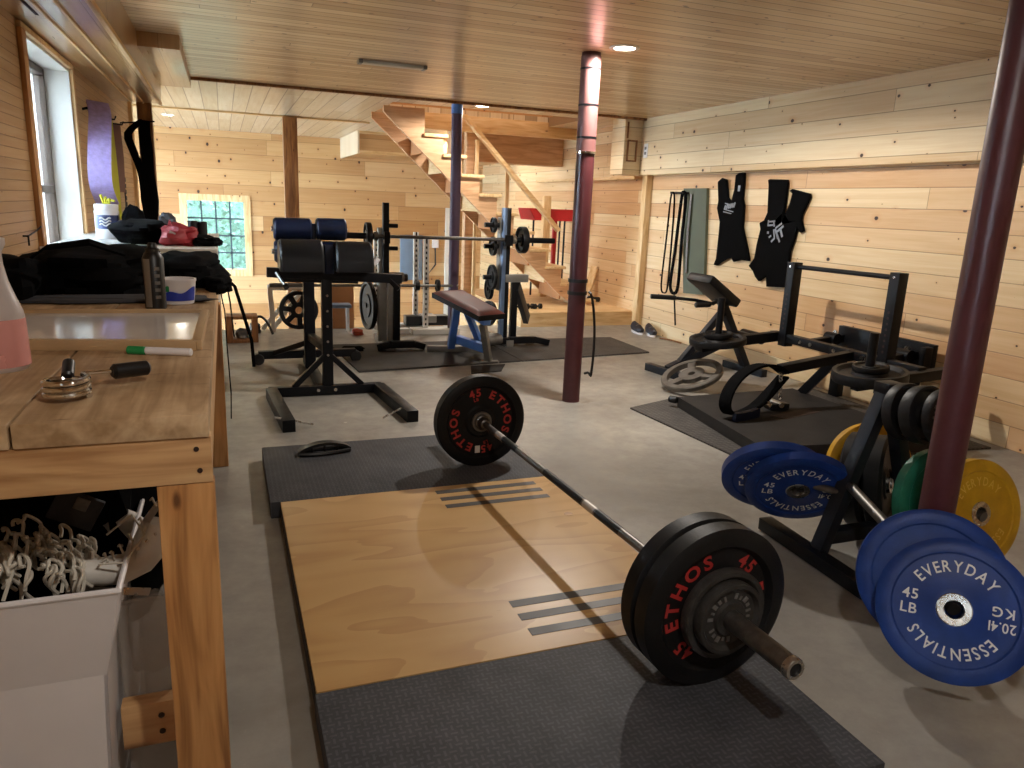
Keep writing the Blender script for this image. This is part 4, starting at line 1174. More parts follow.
for (x0, x1, z) in ((.30, .540, 1.06), (.568, .765, 1.065), (.30, .540, .915), (.568, .75, .915)):
    MB().cyl((x0, 5.17, z), (x1, 5.17, z), .073, seg=28, bev=.012).build('roller', M['vinyl_navy'], t)
MB().cyl((.285, 5.17, 1.06), (.775, 5.17, 1.065), .016, seg=14).build('roller_axle', M['steel'], t)
MB().cyl((.285, 5.17, .915), (.775, 5.17, .915), .016, seg=14).build('roller_axle', M['steel'], t)
MB().box((.541, 5.15, .79), (.567, 5.22, 1.10), .004).build('roller_plate', M['vinyl_navy'], t)
MB().bar((.554, 5.20, .79), (.554, 5.44, .77), .05, .05).build('roller_arm', BS, t)
MB().tube([(.29, 4.87, .805), (.31, 4.84, .77), (.335, 4.80, .735)], .010, 10).build('handle', M['steel'], t)
MB().cyl((.335, 4.80, .735), (.345, 4.785, .72), .017, seg=14).build('handle_knob', M['black_plastic'], t)
MB().bar((1.0, 4.89, .765), (1.06, 4.86, .70), .03, .03).build('rail_end', BS, t)
MB().tube([(.90, 4.90, .86), (.93, 4.90, .90)], .02, 10).build('end_knob', M['white_plastic'], t)
iron_plate('black spoked iron plate hung low on the roller bench between its posts', (.475, 5.52, .475), (.12, -1, .05), .138, .03, mat='iron', holes=7)

# ------------------------------------------------------------------ rubber mats under the racks
def slab(name, pts, z0, z1, mat, label):
    o = MB().prism([V((p[0], p[1], z0)) for p in pts], (0, 0, z1-z0)).build(name, mat); return tag(o, label, 'rubber mat')
slab('rubber_mat', [(.90, 5.50), (2.27, 5.66), (2.25, 6.62), (.83, 6.60)], 0, .012, M['mat_plain'], 'plain black rubber mat under the bench and the squat stands')
slab('rubber_mat', [(2.28, 5.66), (3.60, 5.82), (3.61, 6.60), (2.26, 6.62)], 0, .012, M['mat_diamond'], 'diamond tread rubber mat right of the squat stands, behind the middle post')
slab('rubber_mat', [(2.44, 4.12), (2.52, 2.96), (4.12, 2.86), (4.12, 4.30), (2.86, 4.28)], 0, .010, M['mat_diamond'], 'diamond tread rubber mat under the belt squat machine')
slab('rubber_mat', [(1.72, 5.30), (1.98, 5.34), (2.10, 5.58), (1.80, 5.56)], 0, .006, M['deck'], 'small dark mat scrap in front of the bench leg')

# ------------------------------------------------------------------ squat stands with barbell
RY = 6.40; MZ = .012
t = thing('squat_stand', 'left squat stand in silver and black with storage pegs', 'squat stand', (1.3, RY, MZ))
MB().box((1.222, RY+.03, MZ+.05), (1.298, RY+.09, 1.04), .006).build('outer_tube', M['silver'], t)
MB().box((1.302, RY-.005, MZ+.05), (1.342, RY+.045, .62), .003).build('support_tube', M['silver'], t)
ob = MB().box((1.255, RY-.02, .60), (1.308, RY+.028, 1.25), .003).build('inner_upright', BS, t)
MB().box((1.348, RY-.01, MZ+.05), (1.408, RY+.05, .61), .004).build('rear_tube', BS, t)
MB().box((1.30, RY-.015, .585), (1.44, RY+.055, .665), .006).build('safety_head', M['silver'], t)
MB().cyl((1.44, RY+.02, .62), (1.475, RY+.02, .62), .034, seg=20, bev=.005).build('knob', M['black_plastic'], t)
for z in (1.06, .87): MB().cyl((1.28, RY+.01, z), (1.385, RY+.01, z), .018, seg=14).build('storage_peg', BS, t)
hk = MB(); hk.box((1.255, RY-.06, .915), (1.305, RY+.03, .945)); hk.box((1.255, RY-.075, .915), (1.305, RY-.06, 1.01)); hk.build('bar_hook', BS, t)
MB().bar((1.29, RY+.42, MZ+.03), (1.29, RY-.16, MZ+.03), .07, .06).build('base_bar', M['silver'], t)
m = MB(); m.bar((1.29, RY-.16, MZ+.055), (1.50, RY-.16, MZ+.055), .06, .06); m.bar((1.50, RY-.16, MZ+.055), (1.59, RY-.17, MZ+.03), .06, .055); m.bar((1.29, RY-.16, MZ+.055), (1.18, RY-.14, MZ+.03), .06, .055)
m.build('front_foot', BS, t)
t2 = thing('squat_stand', 'right squat stand, tall blue tinted tube with plate pegs near the stairs', 'squat stand', (2.4, RY, MZ))
stl = plain('bluish steel', '#6d83a3', .35, .6, .12)
MB().box((2.338, RY-.01, MZ+.05), (2.375, RY+.05, 1.245), .004).build('outer_tube', stl, t2)
MB().box((2.376, RY-.01, MZ+.05), (2.412, RY+.05, 1.245), .003).build('inner_upright', BS, t2)
MB().box((2.45, RY-.01, MZ+.05), (2.505, RY+.05, .62), .004).build('rear_tube', BS, t2)
MB().box((2.375, RY-.02, .585), (2.60, RY+.055, .655), .006).build('safety_head', M['silver'], t2)
for z in (1.09, .90, .62):
    MB().cyl((2.338, RY+.10, z), (2.20, RY+.10, z), .022, seg=14).build('storage_peg', BS, t2)
MB().box((2.335, RY+.06, .50), (2.36, RY+.14, 1.16), .003).build('peg_plate', M['silver'], t2)
hk = MB(); hk.box((2.338, RY-.06, .915), (2.412, RY-.01, .945)); hk.box((2.338, RY-.075, .915), (2.412, RY-.06, 1.01)); hk.build('bar_hook', BS, t2)
MB().bar((2.39, RY+.40, MZ+.03), (2.39, RY-.16, MZ+.03), .07, .06).build('base_bar', M['silver'], t2)
m = MB(); m.bar((2.39, RY-.12, MZ+.055), (2.65, RY-.12, MZ+.055), .06, .06); m.bar((2.65, RY-.12, MZ+.055), (2.78, RY-.14, MZ+.03), .06, .055); m.bar((2.39, RY-.12, MZ+.055), (2.13, RY-.10, MZ+.03), .06, .05)
m.build('front_foot', BS, t2)
m = MB(); m.bar((2.50, RY+.02, .55), (2.75, RY+.35, .18), .05, .10); m.build('angled_strut', M['grey_steel'], t2)
for i, (z, r) in enumerate(((1.09, .068), (.90, .085), (.62, .115))):
    iron_plate(('small iron plate on the top peg of the right squat stand', 'middle sized iron plate on the second peg of the right squat stand', 'larger iron plate on the lowest peg of the right squat stand')[i], (2.285, RY+.10, z), (-1, 0, 0), r, .03, mat='iron', hole=.023)
iron_plate('dark plate stored low against the right squat stand upright', (2.30, RY+.22, .50), (-1, 0, 0), .10, .03, mat='iron', hole=.023)
iron_plate('black lettered plate leaning on the foot of the right squat stand', (2.315, RY+.25, MZ+.25), (-1, -.3, .1), .12, .03, mat='iron')
ZBB = .972
t = thing('barbell', 'barbell resting across the two squat stands with one small plate a side', 'barbell', (1.85, RY, ZBB))
yb = RY-.035
MB().cyl((1.19, yb, ZBB), (2.44, yb, ZBB-.004), .0145, seg=16).build('shaft', M['dull_steel'], t)
MB().cyl((.87, yb, ZBB+.002), (1.19, yb, ZBB), .025, seg=18).build('sleeve', BS, t)
MB().cyl((2.44, yb, ZBB-.004), (2.83, yb, ZBB-.006), .025, seg=18).build('sleeve', BS, t)
MB().cyl((1.175, yb, ZBB), (1.205, yb, ZBB), .036, seg=18).build('collar', M['dull_steel'], t)
MB().cyl((2.42, yb, ZBB-.004), (2.45, yb, ZBB-.004), .038, seg=18).build('collar', M['steel'], t)
MB().cyl((1.05, yb, ZBB), (1.19, yb, ZBB), .0252, seg=18).build('knurl', BS, t)
iron_plate('black plate on the left end of the barbell on the squat stands', (1.125, yb, ZBB), (-1, 0, 0), .112, .045)
iron_plate('black plate on the right end of the barbell on the squat stands', (2.515, yb, ZBB-.004), (1, 0, 0), .120, .055)
iron_plate('large black plate hung on the side of the left squat stand', (1.165, RY+.20, .355), (-1, -.12, 0), .215, .04, hole=.024)
MB().cyl((1.14, RY+.20, .36), (1.27, RY+.20, .36), .02, seg=14).build('storage_peg', BS, bpy.data.objects['squat_stand'])
MB().box((1.245, RY+.08, .33), (1.275, RY+.22, .39), .003).build('peg_arm', BS, bpy.data.objects['squat_stand'])

# ------------------------------------------------------------------ flat bench
t = thing('weight_bench', 'weight bench with a worn maroon pad, blue frame and a silver front leg', 'bench', (1.9, 6.0, MZ))
a0, a1, b0, b1 = V((1.575, 5.96, .545)), V((1.885, 6.08, .545)), V((2.055, 5.50, .43)), V((1.80, 5.40, .43))
pm = MB(); up_ = V((0, 0, .032))
pm.prism([a0, a1, b0, b1], V((0, 0, -.04))); ob = pm.build('pad_base', M['vinyl_black'], t)
pm = MB()
def lp(u, v): return (a0*(1-u)+a1*u)*(1-v)+(b1*(1-u)+b0*u)*v
pm.grid(lambda u, v: lp(u, v)+V((0, 0, .026*min(1, 6*min(u, 1-u)+.1)*min(1, 14*min(v, 1-v)+.1))), 14, 20)
pm.build('pad_cover', M['vinyl_maroon'], t)
e = (b0+b1)/2; s = (a0+a1)/2
MB().bar(s+V((.02, -.04, -.07)), e+V((-.02, .05, -.06)), .07, .06).build('frame_beam', M['blue_paint'], t)
MB().bar(e+V((-.04, .10, -.09)), (1.985, 5.66, .02), .05, .05).build('front_leg', M['silver'], t)
MB().box((1.91, 5.635, .0), (2.07, 5.69, .018), .003).build('front_foot', M['silver'], t)
MB().bar(s+V((.05, -.10, -.10)), (1.80, 6.14, .05), .06, .06).build('rear_leg', M['blue_paint'], t)
MB().bar(s+V((.10, -.20, -.12)), (2.02, 6.05, .13), .05, .05).build('adjust_strut', M['blue_paint'], t)
MB().bar((1.60, 6.18, .035), (2.05, 6.10, .035), .06, .05).build('rear_foot', M['silver'], t)
MB().bar((1.85, 6.12, .12), (1.985, 5.70, .11), .06, .07).build('lower_beam', M['blue_paint'], t)
for y in (6.06, 6.12): MB().cyl((2.10, y, .11), (2.24, y+.02, .12), .045, seg=18, bev=.008).build('foot_roller', M['iron_grey'], t)
MB().cyl((1.98, 6.09, .115), (2.11, 6.09, .115), .012, seg=10).build('roller_axle', M['silver'], t)
# ------------------------------------------------------------------ low white rack behind with its own barbell
t = thing('white_rack', 'low white rack of perforated uprights behind the squat stands', 'rack', (1.75, 7.25, 0))
def upr(x, y, z1):
    m = MB()
    for k in range(2):
        m.box((x-.025+.034*k, y-.02, .05), (x-.009+.034*k, y+.02, z1))
    for k in range(int((z1-.05)/.05)): m.box((x-.009, y-.02, .05+.05*k), (x+.009, y+.02, .075+.05*k))
    o = m.build('upright', M['white_paint'], t)
    MB().box((x-.008, y-.012, .05), (x+.008, y+.012, z1)).build('core', BS, o)
    return o
upr(1.83, 7.16, .93); upr(1.80, 7.46, .97); upr(1.42, 7.16, .93); upr(1.40, 7.46, .97)
MB().box((1.68, 7.05, 0), (2.16, 7.20, .05), .004).build('base_plank', M['white_paint'], t)
MB().box((1.36, 7.40, 0), (1.9, 7.50, .05), .004).build('base_plank', M['white_paint'], t)
MB().box((1.36, 7.12, 0), (1.66, 7.20, .05), .004).build('base_plank', M['white_paint'], t)
MB().box((1.82, 7.21, .09), (1.96, 7.40, .16), .006).build('seat_block', M['silver'], t)
MB().box((1.66, 7.27, .051), (2.10, 7.39, .15), .006).build('black_box', M['black_plastic'], t)
for y in (7.11,): MB().box((1.815, y, .455), (1.85, y+.03, .50)).build('bar_hook', BS, t); MB().box((1.405, y, .455), (1.44, y+.03, .50)).build('bar_hook', BS, t)
t = thing('barbell', 'thin barbell resting low on the white rack behind the squat stands', 'barbell', (1.3, 7.10, .48))
MB().cyl((.36, 7.085, .48), (2.14, 7.085, .475), .013, seg=12).build('shaft', M['dull_steel'], t)
MB().cyl((1.70, 7.085, .477), (1.745, 7.085, .477), .048, seg=16).build('clamp', BS, t)
MB().cyl((.36, 7.085, .48), (.72, 7.085, .48), .02, seg=14).build('sleeve', M['dull_steel'], t)
iron_plate('small iron plate on the right end of the low barbell on the white rack', (1.93, 7.085, .477), (1, 0, 0), .06, .03, hole=.015)

# ------------------------------------------------------------------ belt squat machine on the right
t = thing('belt_squat_machine', 'black belt squat machine with low deck, two uprights and lever arms by right wall', 'exercise machine', (3.4, 3.6, .01))
dk = [V((2.61, 3.02, .012)), V((3.74, 2.88, .012)), V((3.74, 4.10, .012)), V((2.76, 4.06, .012))]
MB().prism(dk, (0, 0, .068)).build('deck', M['deck'], t)
MB().cyl((2.75, 4.05, .06), (2.72, 4.10, .06), .024, seg=16, bev=.005).build('deck_knob', M['black_plastic'], t)
MB().prism([V((3.06, 3.52, .0805)), V((3.13, 3.44, .0805)), V((3.48, 3.53, .0805)), V((3.40, 3.61, .0805))], (0, 0, .001)).build('deck_slot', M['knot'], t)
W_ = .06
MB().bar((3.8, 4.44, .41), (3.8, 3.13, .41), W_, W_).build('cross_beam', BS, t)
for (y, z1) in ((4.30, .955), (3.40, .967)):
    u_ = MB().box((3.762, y-.036, .35), (3.838, y+.036, z1), .004).build('upright', BS, t)
    hl = MB()
    for k in range(8):
        hl2 = MB().cyl((3.7605, y, .48+.035*k), (3.764, y, .48+.035*k), .008, seg=10); hl.v_ = None
        o_ = hl2.build('pin_hole', M['knot'], u_)
    MB().cyl((3.758, y, z1-.03), (3.766, y, z1-.03), .008, seg=10).build('bolt', M['steel'], u_)
MB().cyl((3.8, 4.27, .925), (3.8, 3.43, .935), .016, seg=16).build('handle_bar', BS, t)
for y in (4.12, 4.02, 3.80, 3.56, 3.52): MB().cyl((3.765, y, .41), (3.772, y, .41), .013, seg=12).build('bolt', M['steel'], t)
m = MB(); m.bar((3.80, 4.38, .41), (3.42, 4.40, .375), .06, .07); m.bar((3.44, 4.40, .377), (3.12, 4.40, .335), .10, .05); m.build('plate_arm', BS, t)
MB().bar((3.80, 3.66, .41), (3.22, 3.66, .335), .06, .06).build('belt_arm', BS, t)
m = MB(); m.bar((3.96, 3.10, .41), (3.33, 3.17, .345), .06, .06); m.build('plate_arm', BS, t)
MB().cyl((3.28, 4.40, .35), (3.28, 4.40, .69), .024, seg=18).build('plate_peg', BS, t)
MB().cyl((3.45, 3.19, .35), (3.45, 3.19, .645), .026, seg=18).build('plate_peg', BS, t)
for y in (4.08, 3.46):
    MB().bar((3.82, y, .41), (4.11, y, .44), .05, .05).build('pivot_bar', BS, t)
    MB().cyl((4.02, y-.05, .44), (4.02, y+.05, .44), .04, seg=18).build('bearing', BS, t)
    MB().cyl((4.105, y+.06, .47), (4.092, y+.06, .47), .016, seg=12).build('bolt', M['steel'], t)
    MB().box((4.09, y-.04, .012), (4.15, y+.04, .36), .003).build('rear_leg', BS, t)
MB().box((4.105, 3.33, .35), (4.145, 4.12, .525), .005).build('pivot_plate', BS, t)
MB().box((4.04, 3.33, .35), (4.105, 3.37, .51), .005).build('end_plate', BS, t)
MB().bar((3.72, 3.98, .08), (3.83, 3.78, .40), .055, .06).build('strut', BS, t)
MB().bar((3.72, 3.05, .08), (3.80, 3.20, .38), .055, .06).build('strut', BS, t)
MB().box((3.16, 3.62, .0805), (3.30, 3.70, .12), .008).build('belt_bracket', M['grey_steel'], t)
MB().cyl((3.23, 3.61, .115), (3.23, 3.71, .115), .018, seg=14).build('bracket_bolt', M['steel'], t)
# plates lying flat on the two arms
UPN = (-.1, 0, 1)
iron_plate('black plate lying flat on the far lever arm of the belt squat machine', (3.28, 4.40, .385), UPN, .20, .045)
iron_plate('small iron plate on top of the stack on the far lever arm peg', (3.28, 4.40, .425), UPN, .10, .03)
iron_plate('grey spoked plate leaning on the floor under the far lever arm', (3.14, 4.47, .118), (-.38, -.05, .92), .225, .04, mat='iron_grey', holes=3)
iron_plate('wide black plate lying flat on the near lever arm of the belt squat machine', (3.46, 3.19, .395), UPN, .205, .06)
iron_plate('small black plate on top of the wide one on the near lever arm peg', (3.46, 3.19, .44), UPN, .10, .03)
# dip belt
bp = [(3.25, 3.66, .315), (3.15, 3.635, .365), (3.03, 3.605, .382), (2.91, 3.575, .365), (2.81, 3.55, .315), (2.745, 3.53, .245), (2.725, 3.52, .17), (2.76, 3.52, .118), (2.85, 3.54, .105), (2.96, 3.57, .12), (3.06, 3.60, .16), (3.16, 3.63, .225), (3.25, 3.655, .29)]

t = thing('dip_belt', 'wide black belt looped from the lever arm down onto the machine deck', 'belt', (2.95, 3.55, .08))
MB().tube(smooth(bp), .01, flat=(.085, .014, (.25, -.95, .1))).build('belt_strap', M['black_fabric'], t)
MB().tube(smooth([(2.76, 3.47, .10), (2.86, 3.49, .10), (2.98, 3.53, .105)]), .01, flat=(.03, .06, (.2, -1, 0))).build('belt_pad', M['vinyl_navy'], t)
ch = MB()
for k in range(7):
    s = k/6; c = V((3.20+.04*s, 3.62+.03*s, .30-.14*s)); a = Matrix.Rotation(pi/2*(k % 2), 3, 'Z')
    ch.tube([c + a @ V((.011*cos(q*pi/5), 0, .016*sin(q*pi/5))) for q in range(10)], .0038, 6, closed=True)
ch.build('chain', M['steel'], t)
MB().cyl((3.06, 3.55, .13), (3.08, 3.56, .15), .02, seg=14).build('belt_ring', M['steel'], t)

# ------------------------------------------------------------------ incline row bench by the wall
t = thing('row_bench', 'incline row bench with a black chest pad and grip handles against the right wall', 'exercise machine', (3.6, 4.95, 0))
MB().bar((3.20, 5.18, .03), (3.27, 4.72, .03), .06, .06).build('front_foot', M['grey_steel'], t)
MB().bar((3.96, 5.18, .03), (4.02, 4.74, .03), .06, .06).build('rear_foot', M['grey_steel'], t)
MB().bar((3.24, 4.95, .05), (3.86, 4.95, .30), .06, .06).build('main_beam', M['grey_steel'], t)
MB().bar((3.64, 4.95, .68), (3.99, 4.95, .05), .07, .055).build('pad_leg', M['grey_steel'], t)
MB().bar((3.35, 4.95, .10), (3.72, 4.95, .52), .05, .05).build('brace', M['grey_steel'], t)
R_ = Matrix(((V((.83, .04, -.55))).normalized(), V((0, 1, 0)), V((.55, 0, .83)).normalized())).transposed()
MB().obox((3.60, 4.95, .685), (.36, .32, .075), R_, .022).build('chest_pad', M['vinyl_black'], t)
MB().tube([(3.62, 4.95, .57), (3.45, 4.97, .60), (3.25, 5.02, .615)], .013, 12).build('handle_bar', BS, t)
MB().cyl((3.10, 5.06, .62), (3.30, 5.01, .613), .019, seg=16, bev=.004).build('grip', M['black_plastic'], t)
MB().cyl((3.34, 4.80, .585), (3.47, 4.79, .59), .022, seg=16, bev=.006).build('grip', M['black_plastic'], t)
MB().tube([(3.45, 4.79, .59), (3.56, 4.85, .595), (3.60, 4.93, .60)], .012, 10).build('handle_bar', BS, t)
for (x, y) in ((3.86, 4.86), (3.98, 4.86)):
    MB().cyl((x, y-.10, .31), (x, y+.16, .31), .045, seg=20, bev=.01).build('foam_roller', M['vinyl_black'], t)
MB().cyl((3.84, 4.90, .31), (4.0, 4.90, .31), .014, seg=10).build('roller_axle', BS, t)
# ------------------------------------------------------------------ stairs
t = thing('staircase', 'open wooden staircase rising to the left from the landing to the ceiling', 'stairs', (2.8, 8.25, .155))
YS0, YS1 = 7.90, 8.60
def tread(i): return 1.99+.205*i, 1.960-.193*i
def stringer(y0, y1):
    poly = [(1.56, 2.20)]
    poly += [(1.985, 2.20)]
    for i in range(10):
        x, z = tread(i)
        poly += [(x+.012, z-.034), (x+.217, z-.034)]
    poly += [(tread(9)[0]+.217, .156), (3.66, .156)]
    m = MB()
    # cut stringer as strips so that every face stays convex
    def low(x): return max(.156, 2.14-.905*(x-1.56))
    m.prism([V((1.56, y0, 2.20)), V((1.985, y0, 2.20)), V((1.985, y0, low(1.985))), V((1.56, y0, low(1.56)))], (0, y1-y0, 0))
    for i in range(10):
        x, z = tread(i); xa, xb = x-.005, x+.200
        if i == 0: xa = 1.985
        zt = z-.034
        if zt <= low(xb)+.01: xb = xb
        m.prism([V((xa, y0, zt)), V((xb, y0, zt)), V((xb, y0, min(low(xb), zt-.005))), V((xa, y0, min(low(xa), zt-.004)))], (0, y1-y0, 0))
    return m.build('stringer', M['stair'], t)
stringer(YS0, YS0+.04); stringer(YS1-.04, YS1)
ud = MB()
for i in range(10):
    x, z = tread(i)
    MB().box((x-.012, YS0-.03, z-.034), (x+.245, YS1+.01, z), .005).build('tread', M['tread'], t)
    MB().box((x+.0, YS0+.042, max(z-.193, .157)), (x+.018, YS1-.042, z-.035)).build('riser', M['brown_board'] if i % 2 == 0 else M['tread'], t)
# rail on the far side
t = thing('handrail', 'pale wooden handrail sloping down along the stairs with a short newel', 'handrail', (3.2, 8.64, .155))
MB().bar((2.64, 8.66, 2.25), (3.90, 8.66, .985), .045, .10, (0, 1, 0)).build('rail', M['pine_x'], t)
MB().box((3.70, 8.68, .155), (3.80, 8.76, 1.40), .02).build('newel', M['pine_z'], t)
MB().box((2.80, 8.68, .155), (2.84, 8.72, 2.0), .004).build('baluster', M['pine_z'], t)
o = MB().box((2.78, 8.98, .155), (2.90, 9.10, ZF-.002), .004).build('timber_post', M['stair']); tag(o, 'orange brown square post behind the stairs, right of the purple post', 'post')
o = MB().box((3.45, 9.40, .155), (3.50, 9.44, 1.80), .003).build('stud', M['pine_z']); tag(o, 'thin pale stud standing behind the stairs under the orange beam', 'stud')
# red topped stand beyond the stairs
t = thing('red_stand', 'stand with a red canopy and thin legs beyond the foot of the stairs', 'stand', (3.95, 9.0, .155))
m = MB(); m.prism([V((3.58, 8.86, 1.24)), V((4.26, 8.86, 1.24)), V((4.29, 8.80, 1.10)), V((3.64, 8.80, 1.10))], (0, .03, 0)); m.box((3.58, 8.86, 1.225), (4.27, 9.25, 1.245), .003)
m.prism([V((3.58, 8.86, 1.24)), V((3.64, 8.80, 1.10)), V((3.64, 9.30, 1.10)), V((3.58, 9.25, 1.24))], (.015, 0, 0)); m.build('canopy', M['red_paint'], t)
MB().box((3.94, 8.90, .155), (3.99, 8.95, 1.22), .004).build('red_leg', M['red_paint'], t)
for (x, y) in ((3.66, 8.9), (4.10, 8.92), (4.16, 9.2), (4.24, 8.92)): MB().cyl((x, y, .155), (x, y, 1.225), .012, seg=10).build('thin_leg', M['grey_steel'], t)
# things on the landing
random.seed(21)
t = thing('dumbbell_heap', 'small heap of dark hand weights on the left end of the landing', 'hand weights', (3.1, 7.55, .155))
for k in range(4):
    x = 3.0+.075*k; y = 7.62+.03*(k % 2); z = .155+.03
    m = MB(); a = random.uniform(-.5, .5); d = V((cos(a), sin(a), 0))
    m.cyl(V((x, y, z))-d*.05, V((x, y, z))+d*.05, .011, seg=10)
    for s in (-1, 1): m.cyl(V((x, y, z))+d*s*.03, V((x, y, z))+d*s*.065, .03, seg=12, bev=.004)
    o = m.build('dumbbell', M['iron'], None); tag(o, 'small dark hand weight lying on the left end of the landing by the squat stand', 'dumbbell', 'hand weights on the landing')
bpy.data.objects.remove(t)
m = MB().bar((3.05, 7.62, .235), (3.20, 7.66, .235), .02, .02)
t = thing('roller_trolley', 'silver and black wheeled gadget lying on the right of the landing', 'gadget', (4.1, 8.1, .155))
MB().cyl((3.86, 8.05, .21), (4.12, 8.12, .21), .025, seg=14).build('body_tube', M['dull_steel'], t)
MB().cyl((4.12, 8.12, .20), (4.26, 8.14, .19), .03, seg=14).build('dark_end', M['black_plastic'], t)
for x in (3.92, 4.08): MB().cyl((x, 8.0, .205), (x, 8.03, .205), .05, seg=16).build('wheel', M['black_plastic'], t)
MB().box((4.0, 8.03, .2), (4.05, 8.07, .27), .004).build('pale_clip', M['white_plastic'], t)
o = MB().bar((4.10, 8.22, .158), (4.26, 8.30, .58), .10, .02).build('leaning_board', M['pine_z']); tag(o, 'pale board leaning on the wall at the back of the landing', 'board')
# things on the far wall
t = thing('electric_panel', 'grey blue steel panel on the far wall seen past the squat stand', 'panel', (3.0, YW, .3))
MB().box((2.83, YW-.05, -.07), (3.22, YW, .70), .004).build('cabinet', M['panel_grey'], t)
MB().box((2.85, YW-.06, -.05), (3.20, YW-.0505, .68), .003).build('door', M['panel_grey'], t)
MB().box((3.40, YW-.05, .49), (3.51, YW, .63), .004).build('switch_box', M['white_plastic'], t)
MB().tube([(3.45, YW-.03, .49), (3.46, YW-.03, .2), (3.30, YW-.03, .0), (3.25, YW-.03, .25)], .012, 6).build('conduit', M['grey_fabric'], t)
cs = MB(); cs.box((3.63, YW-.03, ZL), (3.72, YW, 1.10), .003); cs.box((3.80, YW-.03, ZL), (3.86, YW, 1.10), .003); cs.box((3.63, YW-.03, 1.10), (3.86, YW, 1.18), .003)
d_ = struct('door_1', cs, M['white_paint'])
struct('door_leaf', MB().box((3.72, YW-.012, ZL), (3.80, YW, 1.10)), M['white_plastic'], d_)
# things on the floor at the far left
t = thing('wooden_crate', 'small weathered wooden crate on the floor past the workbench', 'crate', (.11, 6.95, 0))
x0, x1, y0, y1 = -.02, .24, 6.85, 7.05
wd = M['frame_wood']
MB().box((x0, y0, .205), (x1, y1, .235), .003).build('top_board', M['timber'], t)
MB().box((x0, y0, 0), (x0+.05, y1, .205), .003).build('side', M['timber'], t); MB().box((x1-.05, y0, 0), (x1, y1, .205), .003).build('side', M['timber'], t)
MB().box((x0+.05, y0, 0), (x1-.05, y1, .03), .003).build('bottom_board', M['timber'], t)
o = blob((.11, 6.95, .03), (.05, .06, .05), 3.7, .3).build('dark_ball', M['iron_grey']); tag(o, 'dull grey lump sitting inside the small wooden crate', 'weight')
o = blob((.23, 7.35, 0), (.05, .06, .06), 9.7, .25).build('black_bucket', M['black_plastic']); tag(o, 'black lump on the floor beside the wooden crate', 'bag')
o = MB().tube(smooth([(.22, 7.25, .16), (.28, 7.22, .175), (.33, 7.2, .13), (.36, 7.18, .07), (.38, 7.17, .015)]), .012, 8).build('black_hose', M['black_plastic']); tag(o, 'curved black hose arching to the floor near the crate', 'hose')
t = thing('sawhorse', 'pale folding sawhorse with crossed legs behind the roller bench', 'sawhorse', (.5, 7.4, 0))
MB().bar((.30, 7.42, .02), (.62, 7.44, .40), .04, .03, (0, 1, 0)).build('leg', M['white_paint'], t)
MB().bar((.40, 7.46, .02), (.66, 7.48, .36), .04, .03, (0, 1, 0)).build('leg', M['white_paint'], t)
MB().bar((.38, 7.40, .40), (.40, 7.40, .0), .045, .03, (0, 1, 0)).build('leg', M['white_paint'], t)
MB().box((.36, 7.37, .40), (.72, 7.50, .44), .004).build('top_rail', M['white_paint'], t)
o = MB().box((.93, 7.50, 0), (1.18, 7.52, .43), .003).build('cardboard_sheet', M['brown_board']); tag(o, 'brown board standing on the floor behind the barbell rack, left of the silver stand', 'board')
t = thing('step_stool', 'low stool with a blue grey top behind the roller bench', 'stool', (1.0, 7.32, 0))
MB().box((.90, 7.24, .24), (1.12, 7.40, .275), .01).build('seat', M['panel_grey'], t)
for (x, y) in ((.93, 7.27), (1.09, 7.27), (.93, 7.37), (1.09, 7.37)): MB().cyl((x, y, 0), (x, y, .24), .010, seg=8).build('leg', M['white_paint'], t)
o = blob((1.15, 7.12, 0), (.05, .05, .035), 2.9, .35).build('red_glove', M['orange']); tag(o, 'small rust red object on the floor behind the squat stands', 'tool')
o = blob((.98, 6.30, .012), (.10, .05, .02), 1.9, .3).build('black_pad', M['black_fabric']); tag(o, 'small flat black pad on the mat behind the roller bench', 'pad')

# ------------------------------------------------------------------ right wall
def suit(name, poly, label, logo):
    t = thing(name, label, 'lifting suit', (XR, sum(p[0] for p in poly)/len(poly), 1.2))
    import mathutils.geometry as mg
    bm = bmesh.new()
    n = len(poly)
    pv = [V((0, p[0], p[1])) for p in poly]
    tris = mg.tessellate_polygon([pv])
    mb = MB()
    x0, x1 = XR-.012, XR-.040
    vs = [V((x0, p[0], p[1])) for p in poly]+[V((x1, p[0], p[1])) for p in poly]
    fs = []
    for tr in tris: fs.append(list(tr)); fs.append([n+i for i in tr][::-1])
    for i in range(n):
        j = (i+1) % n; fs.append([i, j, n+j, n+i])
    mb.add(vs, fs, False)
    def md(o):
        b = o.modifiers.new('bev', 'BEVEL'); b.width = .010; b.segments = 2; b.limit_method = 'ANGLE'; b.angle_limit = radians(50)
    bm.free()
    o = mb.build('body', M['black_fabric'], t, md)
    l = MB()
    for (yy, zz, w, h, rot) in logo:
        R = Matrix.Rotation(rot, 3, 'X'); l.obox((x1-.002, yy, zz), (.002, w, h), R)
    l.build('pale_print', M['print_grey'], t)
    for (yy, zz) in hooks.get(name+label[:6], ()):
        MB().cyl((XR, yy, zz), (x1-.01, yy, zz), .005, seg=8).build('nail', M['steel'], t)
    return t
S1 = [(5.857, 1.55), (5.799, 1.583), (5.732, 1.567), (5.684, 1.414), (5.632, 1.383), (5.605, 1.477), (5.606, 1.6), (5.555, 1.621), (5.488, 1.62), (5.478, 1.4), (5.451, 1.355), (5.436, 1.163), (5.356, 1.013), (5.294, 0.886), (5.413, 0.887), (5.51, 0.861), (5.547, 0.897), (5.617, 0.876), (5.691, 0.842), (5.74, 0.809), (5.796, 0.812), (5.765, 0.872), (5.764, 1.101), (5.767, 1.198), (5.828, 1.317), (5.818, 1.382)]
